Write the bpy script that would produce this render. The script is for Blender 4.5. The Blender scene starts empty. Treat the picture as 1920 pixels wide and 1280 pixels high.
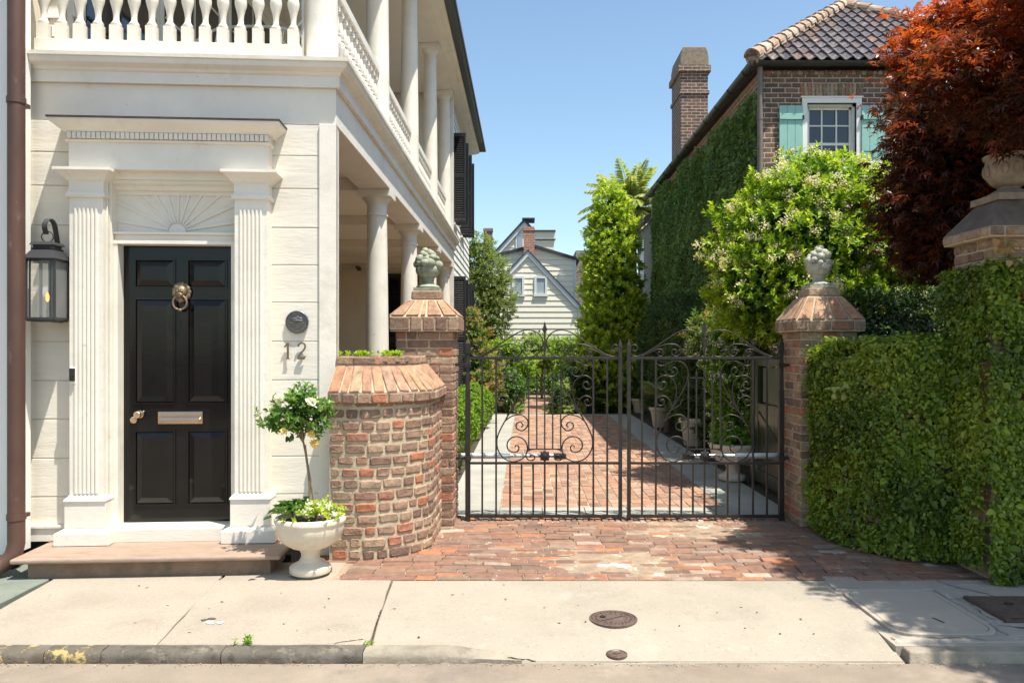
import bpy, math, random
import numpy as np
from mathutils import Vector as V, Matrix
random.seed(7); RN=np.random.default_rng(7)
PI=math.pi; R=math.radians
# ------------------------------------------------------------------ camera, sky, sun
sc=bpy.context.scene; COL=sc.collection
cam=bpy.data.cameras.new('camera'); camo=bpy.data.objects.new('camera',cam); COL.objects.link(camo)
camo.location=(0,0,1.7); camo.rotation_euler=(PI/2,0,0)
cam.sensor_width=36; cam.lens=28.0; cam.shift_x=-25/1920; cam.shift_y=15/1920; cam.clip_end=3000
sc.camera=camo
SUN=V((1.3,-1.0,4.1)).normalized()
w=bpy.data.worlds.new('World'); sc.world=w; w.use_nodes=True
nt=w.node_tree; sky=nt.nodes.new('ShaderNodeTexSky'); sky.sky_type='NISHITA'; sky.sun_disc=False
sky.sun_elevation=math.asin(SUN.z); sky.sun_rotation=math.atan2(SUN.x,SUN.y)
sky.air_density=1.0; sky.dust_density=1.1; sky.ozone_density=1.0
tn_=nt.nodes.new('ShaderNodeVectorMath'); tn_.operation='MULTIPLY'; tn_.inputs[1].default_value=(1.13,1.22,1.17); nt.links.new(sky.outputs[0],tn_.inputs[0]); nt.links.new(tn_.outputs[0],nt.nodes['Background'].inputs[0]); nt.nodes['Background'].inputs[1].default_value=0.112
sl=bpy.data.lights.new('sun','SUN'); sl.energy=5.0; sl.angle=R(0.53); sl.color=(1,.95,.855)
so=bpy.data.objects.new('sun',sl); COL.objects.link(so); so.location=(10,-10,30); so.rotation_euler=SUN.to_track_quat('Z','Y').to_euler()
sc.view_settings.view_transform='Standard'; sc.view_settings.look='None'; sc.view_settings.gamma=1; sc.view_settings.exposure=0.72

# ------------------------------------------------------------------ materials
def _n(nt,t,**k):
    n=nt.nodes.new(t)
    for a,b in k.items(): setattr(n,a,b)
    return n
def mat(name,col=(.5,.5,.5),rough=.6,metal=0,var=.08,vs=3,bump=0,bs=40,coat=0,spec=.5,ramp=None,patches=(),trans=0,stretch=(1,1,1),bump2=0,bs2=6,emit=None,alpha=None,rv=0):
    m=bpy.data.materials.new(name); m.use_nodes=True; nt=m.node_tree; L=nt.links.new
    b=nt.nodes['Principled BSDF']; tc=_n(nt,'ShaderNodeTexCoord'); mp=_n(nt,'ShaderNodeMapping'); L(tc.outputs['Object'],mp.inputs[0]); mp.inputs['Scale'].default_value=stretch
    co=mp.outputs[0]
    if ramp:
        at=_n(nt,'ShaderNodeAttribute',attribute_name='tint'); cr=_n(nt,'ShaderNodeValToRGB'); L(at.outputs['Fac'],cr.inputs[0])
        e=cr.color_ramp.elements
        while len(e)<len(ramp): e.new(.5)
        for i,c in enumerate(ramp): e[i].position=i/(len(ramp)-1); e[i].color=(*c,1)
        cur=cr.outputs[0]
    else:
        rg=_n(nt,'ShaderNodeRGB'); rg.outputs[0].default_value=(*col,1); cur=rg.outputs[0]
    if var:
        no=_n(nt,'ShaderNodeTexNoise'); no.inputs['Scale'].default_value=vs; no.inputs['Detail'].default_value=6; no.inputs['Roughness'].default_value=.65; L(co,no.inputs[0])
        mr=_n(nt,'ShaderNodeMapRange'); mr.inputs[1].default_value=.3; mr.inputs[2].default_value=.7; mr.inputs[3].default_value=1-var; mr.inputs[4].default_value=1+var; L(no.outputs[0],mr.inputs[0])
        vm=_n(nt,'ShaderNodeVectorMath',operation='SCALE'); L(cur,vm.inputs[0]); L(mr.outputs[0],vm.inputs['Scale']); cur=vm.outputs[0]
    for (pc,ps,th,sf,amt) in patches:
        no=_n(nt,'ShaderNodeTexNoise'); no.inputs['Scale'].default_value=ps; no.inputs['Detail'].default_value=7; no.inputs['Roughness'].default_value=.7
        ad=_n(nt,'ShaderNodeVectorMath',operation='ADD'); ad.inputs[1].default_value=(ps*3.1,ps*1.7,5); L(co,ad.inputs[0]); L(ad.outputs[0],no.inputs[0])
        mr=_n(nt,'ShaderNodeMapRange'); mr.inputs[1].default_value=th; mr.inputs[2].default_value=th+sf; mr.inputs[4].default_value=amt; L(no.outputs[0],mr.inputs[0])
        mx=_n(nt,'ShaderNodeMix',data_type='RGBA'); L(mr.outputs[0],mx.inputs[0]); L(cur,mx.inputs[6]); mx.inputs[7].default_value=(*pc,1); cur=mx.outputs[2]
    L(cur,b.inputs['Base Color']); b.inputs['Roughness'].default_value=rough; b.inputs['Metallic'].default_value=metal
    b.inputs['Specular IOR Level'].default_value=spec; b.inputs['Coat Weight'].default_value=coat; b.inputs['Coat Roughness'].default_value=.05
    if rv:
        no=_n(nt,'ShaderNodeTexNoise'); no.inputs['Scale'].default_value=9; no.inputs['Detail'].default_value=4; L(co,no.inputs[0])
        mr=_n(nt,'ShaderNodeMapRange'); mr.inputs[3].default_value=max(0,rough-rv); mr.inputs[4].default_value=rough+rv; L(no.outputs[0],mr.inputs[0]); L(mr.outputs[0],b.inputs['Roughness'])
    nrm=None
    for (bb,ss) in ((bump,bs),(bump2,bs2)):
        if bb:
            no=_n(nt,'ShaderNodeTexNoise'); no.inputs['Scale'].default_value=ss; no.inputs['Detail'].default_value=5; no.inputs['Roughness'].default_value=.6; L(co,no.inputs[0])
            bp=_n(nt,'ShaderNodeBump'); bp.inputs['Strength'].default_value=1; bp.inputs['Distance'].default_value=bb; L(no.outputs[0],bp.inputs['Height'])
            if nrm: L(nrm,bp.inputs['Normal'])
            nrm=bp.outputs[0]
    if nrm: L(nrm,b.inputs['Normal'])
    if emit: b.inputs['Emission Color'].default_value=(*emit[0],1); b.inputs['Emission Strength'].default_value=emit[1]
    out=nt.nodes['Material Output']
    if trans:
        tr=_n(nt,'ShaderNodeBsdfTranslucent'); vm=_n(nt,'ShaderNodeVectorMath',operation='MULTIPLY'); L(cur,vm.inputs[0]); vm.inputs[1].default_value=(1.5,1.6,.8)
        L(vm.outputs[0],tr.inputs[0]); ms=_n(nt,'ShaderNodeMixShader'); ms.inputs[0].default_value=trans; L(b.outputs[0],ms.inputs[1]); L(tr.outputs[0],ms.inputs[2]); L(ms.outputs[0],out.inputs[0])
    if alpha is not None:
        tr=_n(nt,'ShaderNodeBsdfTransparent'); ms=_n(nt,'ShaderNodeMixShader'); ms.inputs[0].default_value=alpha; L(tr.outputs[0],ms.inputs[1]); L(b.outputs[0],ms.inputs[2]); L(ms.outputs[0],out.inputs[0])
    return m
def brickmat(name,c1,c2,mo,bw=.2,rh=.075,ms=.012,bias=0):
    m=mat(name,var=0,rough=.9); nt=m.node_tree; L=nt.links.new; b=nt.nodes['Principled BSDF']
    uv=_n(nt,'ShaderNodeUVMap'); ns=_n(nt,'ShaderNodeTexNoise'); ns.inputs['Scale'].default_value=5
    mm=_n(nt,'ShaderNodeVectorMath',operation='SCALE'); mm.inputs['Scale'].default_value=.02; ad=_n(nt,'ShaderNodeVectorMath',operation='ADD')
    L(uv.outputs[0],ns.inputs[0]); L(ns.outputs['Color'],mm.inputs[0]); L(mm.outputs[0],ad.inputs[0]); L(uv.outputs[0],ad.inputs[1])
    br=_n(nt,'ShaderNodeTexBrick'); L(ad.outputs[0],br.inputs['Vector']); br.inputs['Scale'].default_value=1; br.inputs['Brick Width'].default_value=bw; br.inputs['Row Height'].default_value=rh
    br.inputs['Mortar Size'].default_value=ms; br.inputs['Mortar Smooth'].default_value=.3; br.inputs['Bias'].default_value=bias
    br.inputs['Color1'].default_value=(*c1,1); br.inputs['Color2'].default_value=(*c2,1); br.inputs['Mortar'].default_value=(*mo,1)
    no=_n(nt,'ShaderNodeTexNoise'); no.inputs['Scale'].default_value=6; no.inputs['Detail'].default_value=8; no.inputs['Roughness'].default_value=.7; L(uv.outputs[0],no.inputs[0])
    mr=_n(nt,'ShaderNodeMapRange'); mr.inputs[1].default_value=.25; mr.inputs[2].default_value=.75; mr.inputs[3].default_value=.55; mr.inputs[4].default_value=1.5; L(no.outputs[0],mr.inputs[0])
    vm=_n(nt,'ShaderNodeVectorMath',operation='SCALE'); L(br.outputs[0],vm.inputs[0]); L(mr.outputs[0],vm.inputs['Scale']); L(vm.outputs[0],b.inputs['Base Color'])
    bp=_n(nt,'ShaderNodeBump'); bp.invert=True; bp.inputs['Distance'].default_value=.012; L(br.outputs['Fac'],bp.inputs['Height'])
    bp2=_n(nt,'ShaderNodeBump'); bp2.inputs['Distance'].default_value=.01; L(no.outputs[0],bp2.inputs['Height']); L(bp.outputs[0],bp2.inputs['Normal']); L(bp2.outputs[0],b.inputs['Normal'])
    return m
M={}
M['trim']=mat('cream paint',(.745,.695,.60),.45,var=.08,vs=2,bump=.0014,bs=50,bump2=.004,bs2=7,patches=[((.56,.50,.39),2.6,.55,.12,.4),((.36,.31,.23),17,.66,.03,.5)])
M['boards']=mat('cream painted boards',(.71,.66,.565),.5,var=.09,vs=2.5,bump=.002,bs=35,stretch=(.35,.35,1.6),bump2=.004,bs2=6,patches=[((.56,.50,.40),4,.57,.14,.35),((.34,.29,.21),22,.67,.03,.4)])
M['plank']=mat('piazza wall paint',(.70,.62,.49),.55,var=.05,bump=.001)
M['ceil']=mat('piazza ceiling paint',(.76,.70,.60),.6,var=.03)
M['wht']=mat('white paint',(.80,.78,.72),.5,var=.04,bump=.001)
M['blk']=mat('glossy black paint',(.007,.006,.006),.13,var=.2,vs=6,coat=.14,spec=.28,bump=.0004,bs=25,rv=.04)
M['shut']=mat('black shutter paint',(.012,.012,.014),.4,var=.2)
M['brass']=mat('polished brass',(.60,.42,.28),.22,metal=1,var=.1)
M['bronze']=mat('weathered bronze',(.22,.16,.10),.5,metal=.6,var=.35,vs=40,bump=.002,bs=80)
M['pewter']=mat('dark cast metal',(.12,.12,.12),.42,metal=.7,var=.3,vs=60,bump=.001,bs=150)
M['number']=mat('aged bronze digits',(.17,.13,.085),.45,metal=.5,var=.2)
M['iron']=mat('wrought iron',(.035,.030,.027),.42,metal=.35,var=.35,vs=20,bump=.0008,bs=60,rv=.1)
M['lamp']=mat('lantern metal',(.055,.055,.058),.5,metal=.4,var=.15)
M['lampglass']=mat('lantern glass',(.75,.8,.75),.04,var=.1,alpha=.12)
M['flame']=mat('flame',(1,.45,.08),.5,var=0,emit=((1,.20,.015),3))
M['glass']=mat('dark window glass',(.015,.018,.022),.04,var=.2,spec=.8)
M['cap']=mat('brown metal flashing',(.10,.065,.05),.5,metal=.5,var=.4,vs=15)
M['copper']=mat('brown copper pipe',(.105,.055,.04),.55,metal=.3,var=.22,vs=4,stretch=(1,1,.4),patches=[((.26,.18,.15),5,.57,.12,.5),((.7,.6,.55),38,.72,.03,.7),((.09,.05,.04),9,.6,.1,.5)],bump=.001,bs=20)
M['grey']=mat('grey gutter metal',(.055,.058,.052),.45,metal=.4,var=.25,vs=3)
M['downp']=mat('taupe downspout',(.17,.14,.12),.5,var=.12)
M['brick']=mat('old brick',rough=.92,var=.30,vs=24,bump=.006,bs=55,bump2=.006,bs2=16,ramp=[(.18,.11,.08),(.26,.16,.11),(.32,.20,.135),(.38,.265,.175),(.26,.165,.12),(.40,.15,.08)],patches=[((.12,.07,.055),42,.60,.07,.7),((.52,.42,.33),14,.62,.07,.5)])
M['brickdark']=mat('shaded mossy brick',rough=.92,var=.35,vs=20,bump=.006,bs=45,ramp=[(.15,.10,.07),(.27,.18,.115),(.33,.22,.14),(.38,.29,.19),(.23,.15,.10),(.40,.15,.08)],patches=[((.55,.48,.38),10,.58,.06,.6),((.07,.055,.04),5,.6,.1,.6)])  # brick tints with random pale and dark patches
M['copebrick']=mat('orange coping brick',rough=.92,var=.38,vs=16,bump=.004,bs=50,ramp=[(.33,.19,.11),(.42,.235,.13),(.36,.24,.155),(.38,.18,.10),(.30,.20,.135)],patches=[((.17,.10,.08),7,.55,.12,.65),((.60,.5,.38),8,.6,.08,.5)])
M['mortar']=mat('lime mortar',(.47,.385,.265),.95,var=.2,vs=14,bump=.006,bs=50,patches=[((.30,.24,.17),5,.55,.12,.6)])
M['paver']=mat('worn paving brick',rough=.9,var=.25,vs=14,bump=.004,bs=45,bump2=.004,bs2=12,ramp=[(.13,.085,.065),(.22,.115,.075),(.27,.135,.085),(.20,.12,.08),(.25,.165,.11),(.40,.15,.065),(.17,.11,.08),(.24,.12,.078),(.20,.125,.09),(.26,.135,.085),(.22,.14,.10),(.40,.31,.24)],patches=[((.13,.10,.08),3,.52,.14,.6),((.55,.48,.40),7,.62,.06,.75)])
M['joint']=mat('sandy joint',(.30,.22,.15),.95,var=.3,vs=12,bump=.004,bs=60,patches=[((.66,.60,.50),5,.57,.06,.85)])
M['drive']=mat('driveway brick',rough=.9,var=.2,vs=9,bump=.003,bs=40,ramp=[(.20,.115,.08),(.31,.165,.105),(.38,.215,.14),(.26,.165,.115),(.42,.28,.19),(.35,.17,.10)],patches=[((.6,.5,.42),12,.66,.05,.5)])
M['slate']=mat('bluestone paving',(.34,.33,.285),.8,var=.16,vs=2,bump=.002,bs=30,patches=[((.25,.24,.2),1.5,.52,.2,.5)])
M['conc']=mat('pale concrete',(.335,.29,.228),.9,var=.07,vs=1.4,bump=.0025,bs=120,patches=[((.26,.225,.175),1.3,.50,.16,.55),((.20,.165,.12),55,.60,.04,.8),((.55,.5,.42),40,.60,.05,.4),((.40,.36,.30),3,.57,.1,.5),((.27,.22,.165),11,.62,.05,.45)])
M['conc2']=mat('rough warm concrete',(.335,.285,.225),.92,var=.08,vs=1.8,bump=.004,bs=110,patches=[((.25,.205,.155),1.7,.5,.2,.6),((.46,.41,.34),60,.57,.05,.6),((.20,.16,.12),50,.59,.05,.7),((.30,.235,.17),6,.60,.06,.5)])
M['conc3']=mat('grey patched concrete',(.34,.30,.25),.9,var=.14,vs=2.5,bump=.004,bs=60,patches=[((.36,.31,.25),2.4,.5,.1,.7),((.6,.54,.46),5,.58,.07,.7),((.2,.17,.13),26,.68,.03,.7)])
M['conc4']=mat('smooth grey lid',(.40,.345,.275),.85,var=.06,vs=3,bump=.0012,bs=80,patches=[((.37,.31,.25),2,.55,.14,.5)])
M['green']=mat('greenish slate slab',(.17,.19,.155),.85,var=.2,vs=4,bump=.002,bs=50)
M['kerb']=mat('dark granite kerb',(.10,.085,.065),.75,var=.35,vs=7,bump=.006,bs=30,bump2=.01,bs2=8,patches=[((.26,.22,.16),9,.55,.1,.6),((.04,.035,.03),14,.56,.06,.7)])
M['kerby']=mat('kerb with worn yellow paint',(.11,.09,.065),.75,var=.35,vs=7,bump=.006,bs=30,bump2=.01,bs2=8,patches=[((.50,.36,.12),11,.55,.04,.75)])
M['kerbl']=mat('pale worn kerb',(.27,.23,.175),.85,var=.3,vs=5,bump=.006,bs=40,patches=[((.17,.14,.1),7,.55,.1,.6)])
M['road']=mat('old asphalt road',(.255,.205,.155),.93,var=.2,vs=1.6,bump=.004,bs=130,patches=[((.15,.13,.105),1.3,.52,.14,.7),((.5,.43,.34),100,.63,.05,.6),((.09,.075,.06),75,.64,.04,.6),((.40,.33,.25),.8,.56,.1,.6)])
M['soil']=mat('dark garden soil',(.06,.043,.03),.97,var=.4,vs=8,bump=.02,bs=25)
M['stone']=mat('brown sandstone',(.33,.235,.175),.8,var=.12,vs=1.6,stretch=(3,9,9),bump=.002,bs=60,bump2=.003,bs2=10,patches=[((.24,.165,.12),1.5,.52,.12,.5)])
M['stoneside']=mat('dark sandstone base',(.20,.135,.09),.85,var=.3,vs=5,bump=.004,bs=40,patches=[((.09,.07,.05),4,.55,.1,.6)])  # sandstone darkened to carry the shade under the step's nosing
M['urn']=mat('cast stone',(.66,.58,.45),.8,var=.1,vs=5,bump=.002,bs=70,patches=[((.42,.34,.24),4,.58,.15,.6),((.3,.25,.18),30,.68,.05,.5)],stretch=(1,1,.4))
M['urn2']=mat('old carved stone',(.25,.195,.135),.9,var=.3,vs=12,bump=.005,bs=50,patches=[((.15,.13,.1),9,.55,.1,.6)])
M['lead']=mat('verdigris cast finial',(.27,.29,.21),.8,var=.3,vs=14,bump=.004,bs=60,patches=[((.42,.44,.34),9,.55,.12,.6),((.12,.13,.09),20,.6,.08,.7)])
M['lead2']=mat('pale stone finial',(.38,.38,.30),.85,var=.25,vs=14,bump=.004,bs=60,patches=[((.55,.54,.45),9,.55,.12,.6),((.16,.15,.11),20,.6,.08,.7)])
M['capstone']=mat('dark slate cap',(.13,.10,.078),.85,var=.4,vs=6,bump=.006,bs=25,patches=[((.27,.22,.16),5,.56,.1,.6)])
M['rust']=mat('rusty cast iron',(.13,.088,.07),.75,metal=.3,var=.35,vs=30,bump=.002,bs=100)
M['farbrick']=brickmat('weathered brown brick',(.21,.11,.07),(.11,.065,.05),(.42,.36,.28),.27,.098,.014)
M['sidebrick']=brickmat('warm side brick',(.36,.20,.12),(.25,.14,.09),(.50,.40,.28),.27,.098,.014)
M['greybrick']=brickmat('grey brick',(.27,.23,.20),(.19,.16,.14),(.45,.42,.37),.24,.09)
M['redbrick']=brickmat('red chimney brick',(.42,.15,.08),(.30,.12,.07),(.5,.4,.32))
M['tile']=mat('glazed pantile',rough=.3,var=.3,vs=8,bump=.003,bs=20,spec=.6,ramp=[(.10,.085,.085),(.15,.125,.125),(.21,.175,.165),(.12,.10,.10),(.30,.19,.14)],patches=[((.45,.37,.28),4,.57,.08,.75)])
M['ridge']=mat('ridge tile and mortar',rough=.95,var=.3,vs=6,bump=.01,bs=25,ramp=[(.38,.25,.17),(.30,.19,.13),(.45,.36,.27),(.26,.18,.14)],patches=[((.13,.11,.08),4,.56,.08,.7)])
M['roofplain']=mat('dark roof',(.09,.08,.08),.7,var=.2)
M['aqua']=mat('aqua shutter paint',(.27,.50,.435),.55,var=.06,vs=3,bump=.001,bs=30)
M['farwall']=mat('yellow cream clapboard',(.80,.735,.58),.6,var=.03)
M['fartrim']=mat('pale blue trim',(.68,.69,.67),.6,var=.03)
M['farpane']=mat('curtained pane',(.34,.38,.40),.2,var=.1)
M['farroof']=mat('dark metal roof',(.05,.055,.06),.5,metal=.3,var=.1)
M['greenwood']=mat('dark green door paint',(.045,.05,.032),.28,var=.25,vs=3,stretch=(1,1,.2))
M['plinth']=mat('black void',(.012,.01,.008),.95,var=.3)
M['silver']=mat('silver gate arm',(.62,.61,.60),.35,metal=.6,var=.08)
M['plastic']=mat('doorbell plastic',(.02,.02,.022),.25,var=0)
M['bark']=mat('bark',(.17,.12,.08),.9,var=.35,vs=14,bump=.008,bs=30,stretch=(1,1,.3))
M['stem']=mat('slender brown stem',(.22,.15,.09),.8,var=.3,vs=30,bump=.003,bs=50)
def lm(name,ramp,trans=.35,rough=.42,spec=.4): return mat(name,ramp=ramp,rough=rough,var=.12,vs=5,trans=trans,spec=spec)
M['fig']=lm('creeping fig leaf',[(.06,.10,.012),(.125,.185,.02),(.20,.275,.028),(.30,.37,.04),(.17,.20,.035)],.32,.36)
M['figfar']=lm('dense ivy leaf',[(.075,.145,.035),(.12,.215,.05),(.17,.27,.065),(.25,.34,.10)],.25,.45)
M['priv']=lm('bright privet leaf',[(.05,.11,.012),(.12,.23,.018),(.24,.36,.02),(.38,.47,.025),(.54,.55,.05)],.38,.38)
M['column']=lm('bright column leaf',[(.07,.15,.014),(.15,.26,.02),(.27,.39,.03),(.40,.49,.04),(.55,.56,.08)],.40,.4)
M['olive']=lm('olive leaf',[(.09,.13,.03),(.15,.20,.04),(.22,.27,.06),(.30,.33,.10)],.38)
M['box']=lm('boxwood leaf',[(.07,.15,.015),(.14,.26,.02),(.22,.36,.03),(.32,.44,.05)],.35)
M['dark']=lm('dark shrub leaf',[(.03,.06,.02),(.05,.09,.025),(.07,.12,.03),(.10,.16,.04)],.3)
M['varieg']=lm('yellow variegated leaf',[(.14,.22,.05),(.24,.32,.08),(.40,.44,.16),(.52,.52,.26)],.4)
M['nandina']=lm('red tipped leaf',[(.07,.14,.03),(.12,.22,.04),(.28,.26,.07),(.48,.22,.10),(.55,.36,.18)],.4)
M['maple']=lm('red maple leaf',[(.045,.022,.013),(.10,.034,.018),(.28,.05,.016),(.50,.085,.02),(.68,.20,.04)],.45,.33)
M['palm']=lm('palm frond',[(.16,.22,.07),(.26,.32,.12),(.38,.42,.17),(.50,.48,.20)],.35)
M['camel']=lm('glossy camellia leaf',[(.04,.09,.02),(.07,.15,.03),(.12,.22,.04),(.20,.32,.07)],.3,.28)
M['bloom']=mat('cream blossom',ramp=[(.74,.66,.42),(.80,.74,.58),(.66,.46,.26)],rough=.7,var=.08,trans=.3)
M['bloomw']=mat('white blossom',ramp=[(.85,.85,.80),(.80,.78,.62),(.85,.85,.85)],rough=.7,var=.05,trans=.25)
M['bloomy']=mat('yellow petal',ramp=[(.80,.45,.06),(.85,.72,.30),(.85,.80,.55)],rough=.6,var=.05,trans=.3)

# ------------------------------------------------------------------ mesh builder
class B:
    def __init__(s,M=None): s.v=[];s.f=[];s.t=[];s.tint=.5;s.M=M
    def add(s,vs,fs,tint=None):
        o=len(s.v); 
        if s.M is not None: vs=[s.M@V(p) for p in vs]
        s.v.extend([tuple(p) for p in vs]); s.f.extend([tuple(i+o for i in f) for f in fs]); s.t.extend([s.tint if tint is None else tint]*len(fs)); return s
    def box(s,x0,x1,y0,y1,z0,z1,tint=None):
        return s.add([(x0,y0,z0),(x1,y0,z0),(x1,y1,z0),(x0,y1,z0),(x0,y0,z1),(x1,y0,z1),(x1,y1,z1),(x0,y1,z1)],[(0,3,2,1),(4,5,6,7),(0,1,5,4),(1,2,6,5),(2,3,7,6),(3,0,4,7)],tint)
    def frus(s,a,b,tint=None): # a,b=(x0,x1,y0,y1,z)
        return s.add([(a[0],a[2],a[4]),(a[1],a[2],a[4]),(a[1],a[3],a[4]),(a[0],a[3],a[4]),(b[0],b[2],b[4]),(b[1],b[2],b[4]),(b[1],b[3],b[4]),(b[0],b[3],b[4])],[(0,3,2,1),(4,5,6,7),(0,1,5,4),(1,2,6,5),(2,3,7,6),(3,0,4,7)],tint)
    def prism(s,poly,ax,a,b,tint=None): # poly in the two other axes, extruded along ax from a to b
        n=len(poly)
        def P(p,t): return {'x':(t,p[0],p[1]),'y':(p[0],t,p[1]),'z':(p[0],p[1],t)}[ax]
        return s.add([P(p,a) for p in poly]+[P(p,b) for p in poly],[tuple(range(n)),tuple(range(2*n-1,n-1,-1))]+[(i,i+n,(i+1)%n+n,(i+1)%n) for i in range(n)],tint)
    def lathe(s,cx,cy,prof,n=24,mod=None,tint=None,cap=True):
        vs=[];m=len(prof)
        for r,z in prof:
            for k in range(n):
                a=2*PI*k/n; rr=r*(mod(a,z) if mod else 1); vs.append((cx+rr*math.cos(a),cy+rr*math.sin(a),z))
        fs=[(i*n+k,i*n+(k+1)%n,(i+1)*n+(k+1)%n,(i+1)*n+k) for i in range(m-1) for k in range(n)]
        if cap: fs+= [tuple(range(n-1,-1,-1)),tuple((m-1)*n+k for k in range(n))]
        return s.add(vs,fs,tint)
    def tube(s,pts,r,n=6,r2=None,tint=None):
        pts=[V(p) for p in pts]; m=len(pts); vs=[]; r2=r if r2 is None else r2; u=None
        for i,p in enumerate(pts):
            t=(pts[min(i+1,m-1)]-pts[max(i-1,0)]).normalized()
            if u is None: u=t.orthogonal().normalized()
            else: u=(u-t*u.dot(t)).normalized()
            w=t.cross(u); rr=r+(r2-r)*i/max(1,m-1)
            for k in range(n): a=2*PI*k/n; vs.append(p+u*rr*math.cos(a)+w*rr*math.sin(a))
        fs=[(i*n+k,i*n+(k+1)%n,(i+1)*n+(k+1)%n,(i+1)*n+k) for i in range(m-1) for k in range(n)]+[tuple(range(n-1,-1,-1)),tuple((m-1)*n+k for k in range(n))]
        return s.add(vs,fs,tint)
    def ball(s,c,r,sx=1,sy=1,sz=1,n=10,tint=None):
        m=max(4,n//2+1); prof=[]
        vs=[(c[0],c[1],c[2]-r*sz)]
        for i in range(1,m): 
            a=PI*i/m
            for k in range(n): b=2*PI*k/n; vs.append((c[0]+r*sx*math.sin(a)*math.cos(b),c[1]+r*sy*math.sin(a)*math.sin(b),c[2]-r*sz*math.cos(a)))
        vs.append((c[0],c[1],c[2]+r*sz)); e=len(vs)-1
        fs=[(0,1+(k+1)%n,1+k) for k in range(n)]+[(1+i*n+k,1+i*n+(k+1)%n,1+(i+1)*n+(k+1)%n,1+(i+1)*n+k) for i in range(m-2) for k in range(n)]+[(e,1+(m-2)*n+k,1+(m-2)*n+(k+1)%n) for k in range(n)]
        return s.add(vs,fs,tint)
    def sweep(s,path,prof,tint=None): # closed profile (out,z); out is to the right of travel; path of (x,y)
        path=[V((p[0],p[1])) for p in path]; m=len(path); n=len(prof); vs=[]
        for i,p in enumerate(path):
            d1=(path[i]-path[i-1]).normalized() if i>0 else None; d2=(path[i+1]-path[i]).normalized() if i<m-1 else None
            n1=V((d1.y,-d1.x)) if d1 else None; n2=V((d2.y,-d2.x)) if d2 else None
            if n1 and n2: b=(n1+n2); b=b/(b.dot(n1)) if b.length>1e-6 else n1
            else: b=n1 or n2
            for o,z in prof: vs.append((p.x+b.x*o,p.y+b.y*o,z))
        fs=[(i*n+k,i*n+(k+1)%n,(i+1)*n+(k+1)%n,(i+1)*n+k) for i in range(m-1) for k in range(n)]+[tuple(range(n-1,-1,-1)),tuple((m-1)*n+k for k in range(n))]
        return s.add(vs,fs,tint)
    def brick(s,c,ex,nn,ez,w,h,d,tint=None,ch=.008,jit=.003):
        c=V(c);ex=V(ex);nn=V(nn);ez=V(ez); t=random.random() if tint is None else tint
        w=w/2;h=h/2;k=min(.35*h,ch*1.2)
        def ring(ww,hh,off,kk): return [c+ex*x+ez*z+nn*(off+random.uniform(-jit,jit)*.7) for x,z in ((-ww+kk,-hh),(ww-kk,-hh),(ww,-hh+kk),(ww,hh-kk),(ww-kk,hh),(-ww+kk,hh),(-ww,hh-kk),(-ww,-hh+kk))]
        jx=random.uniform(-jit,jit); a=[p+ex*jx for p in ring(w,h,-d,k)]; b=[p+ex*random.uniform(-jit,jit)+ez*random.uniform(-jit,jit)*.7 for p in ring(w,h,-ch,k)]; e=[p+ex*random.uniform(-jit,jit)*.6 for p in ring(w-ch,h-ch,0,k*.8)]
        vs=a+b+e; fs=[(r*8+i,r*8+(i+1)%8,(r+1)*8+(i+1)%8,(r+1)*8+i) for r in range(2) for i in range(8)]+[tuple(16+i for i in range(8))]
        return s.add(vs,fs,t)
    def slab(s,q,th,tint=None): # quad with thickness outward by normal
        q=[V(p) for p in q]; n=(q[1]-q[0]).cross(q[3]-q[0]).normalized()*th
        vs=q+[p+n for p in q]; return s.add(vs,[(4,5,6,7),(0,1,5,4),(1,2,6,5),(2,3,7,6),(3,0,4,7),(3,2,1,0)],tint)

ROOT={}
def setp(o,label=None,cat=None,group=None,kind=None):
    if label: o['label']=label
    if cat: o['category']=cat
    if group: o['group']=group
    if kind: o['kind']=kind
    return o
def thing(name,label,cat,loc=(0,0,0),group=None):
    o=bpy.data.objects.new(name,None); COL.objects.link(o); o.location=loc; o.empty_display_size=.2
    ROOT[o.name]=V(loc); return setp(o,label,cat,group)
def mesh(name,b,m,org,smooth=None,uv=False):
    me=bpy.data.meshes.new(name); ox,oy,oz=org
    me.from_pydata([(p[0]-ox,p[1]-oy,p[2]-oz) for p in b.v],[],b.f)
    a=me.attributes.new('tint','FLOAT','FACE'); a.data.foreach_set('value',b.t)
    if uv:
        ul=me.uv_layers.new(name='UVMap')
        for p in me.polygons:
            n=p.normal; ax=max(range(3),key=lambda i:abs(n[i]))
            for li in p.loop_indices:
                c=b.v[me.loops[li].vertex_index]
                ul.data[li].uv=(c[1],c[2]) if ax==0 else ((c[0],c[2]) if ax==1 else (c[0],c[1]))
    me.materials.append(M[m])
    if smooth is not None:
        me.shade_smooth(); me.set_sharp_from_angle(angle=R(smooth))
    return me
def part(parent,name,b,m,label=None,smooth=None,uv=False,bevel=0,kind=None):
    org=ROOT[parent.name]
    o=bpy.data.objects.new(name,mesh(name,b,m,org,smooth,uv)); COL.objects.link(o); o.parent=parent; ROOT[o.name]=org
    if label: o['label']=label
    if kind: o['kind']=kind
    if bevel: bev(o,bevel)
    return o
def bev(o,wd):
    mo=o.modifiers.new('bevel','BEVEL'); mo.width=wd; mo.segments=2; mo.limit_method='ANGLE'; mo.angle_limit=R(40)
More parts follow.
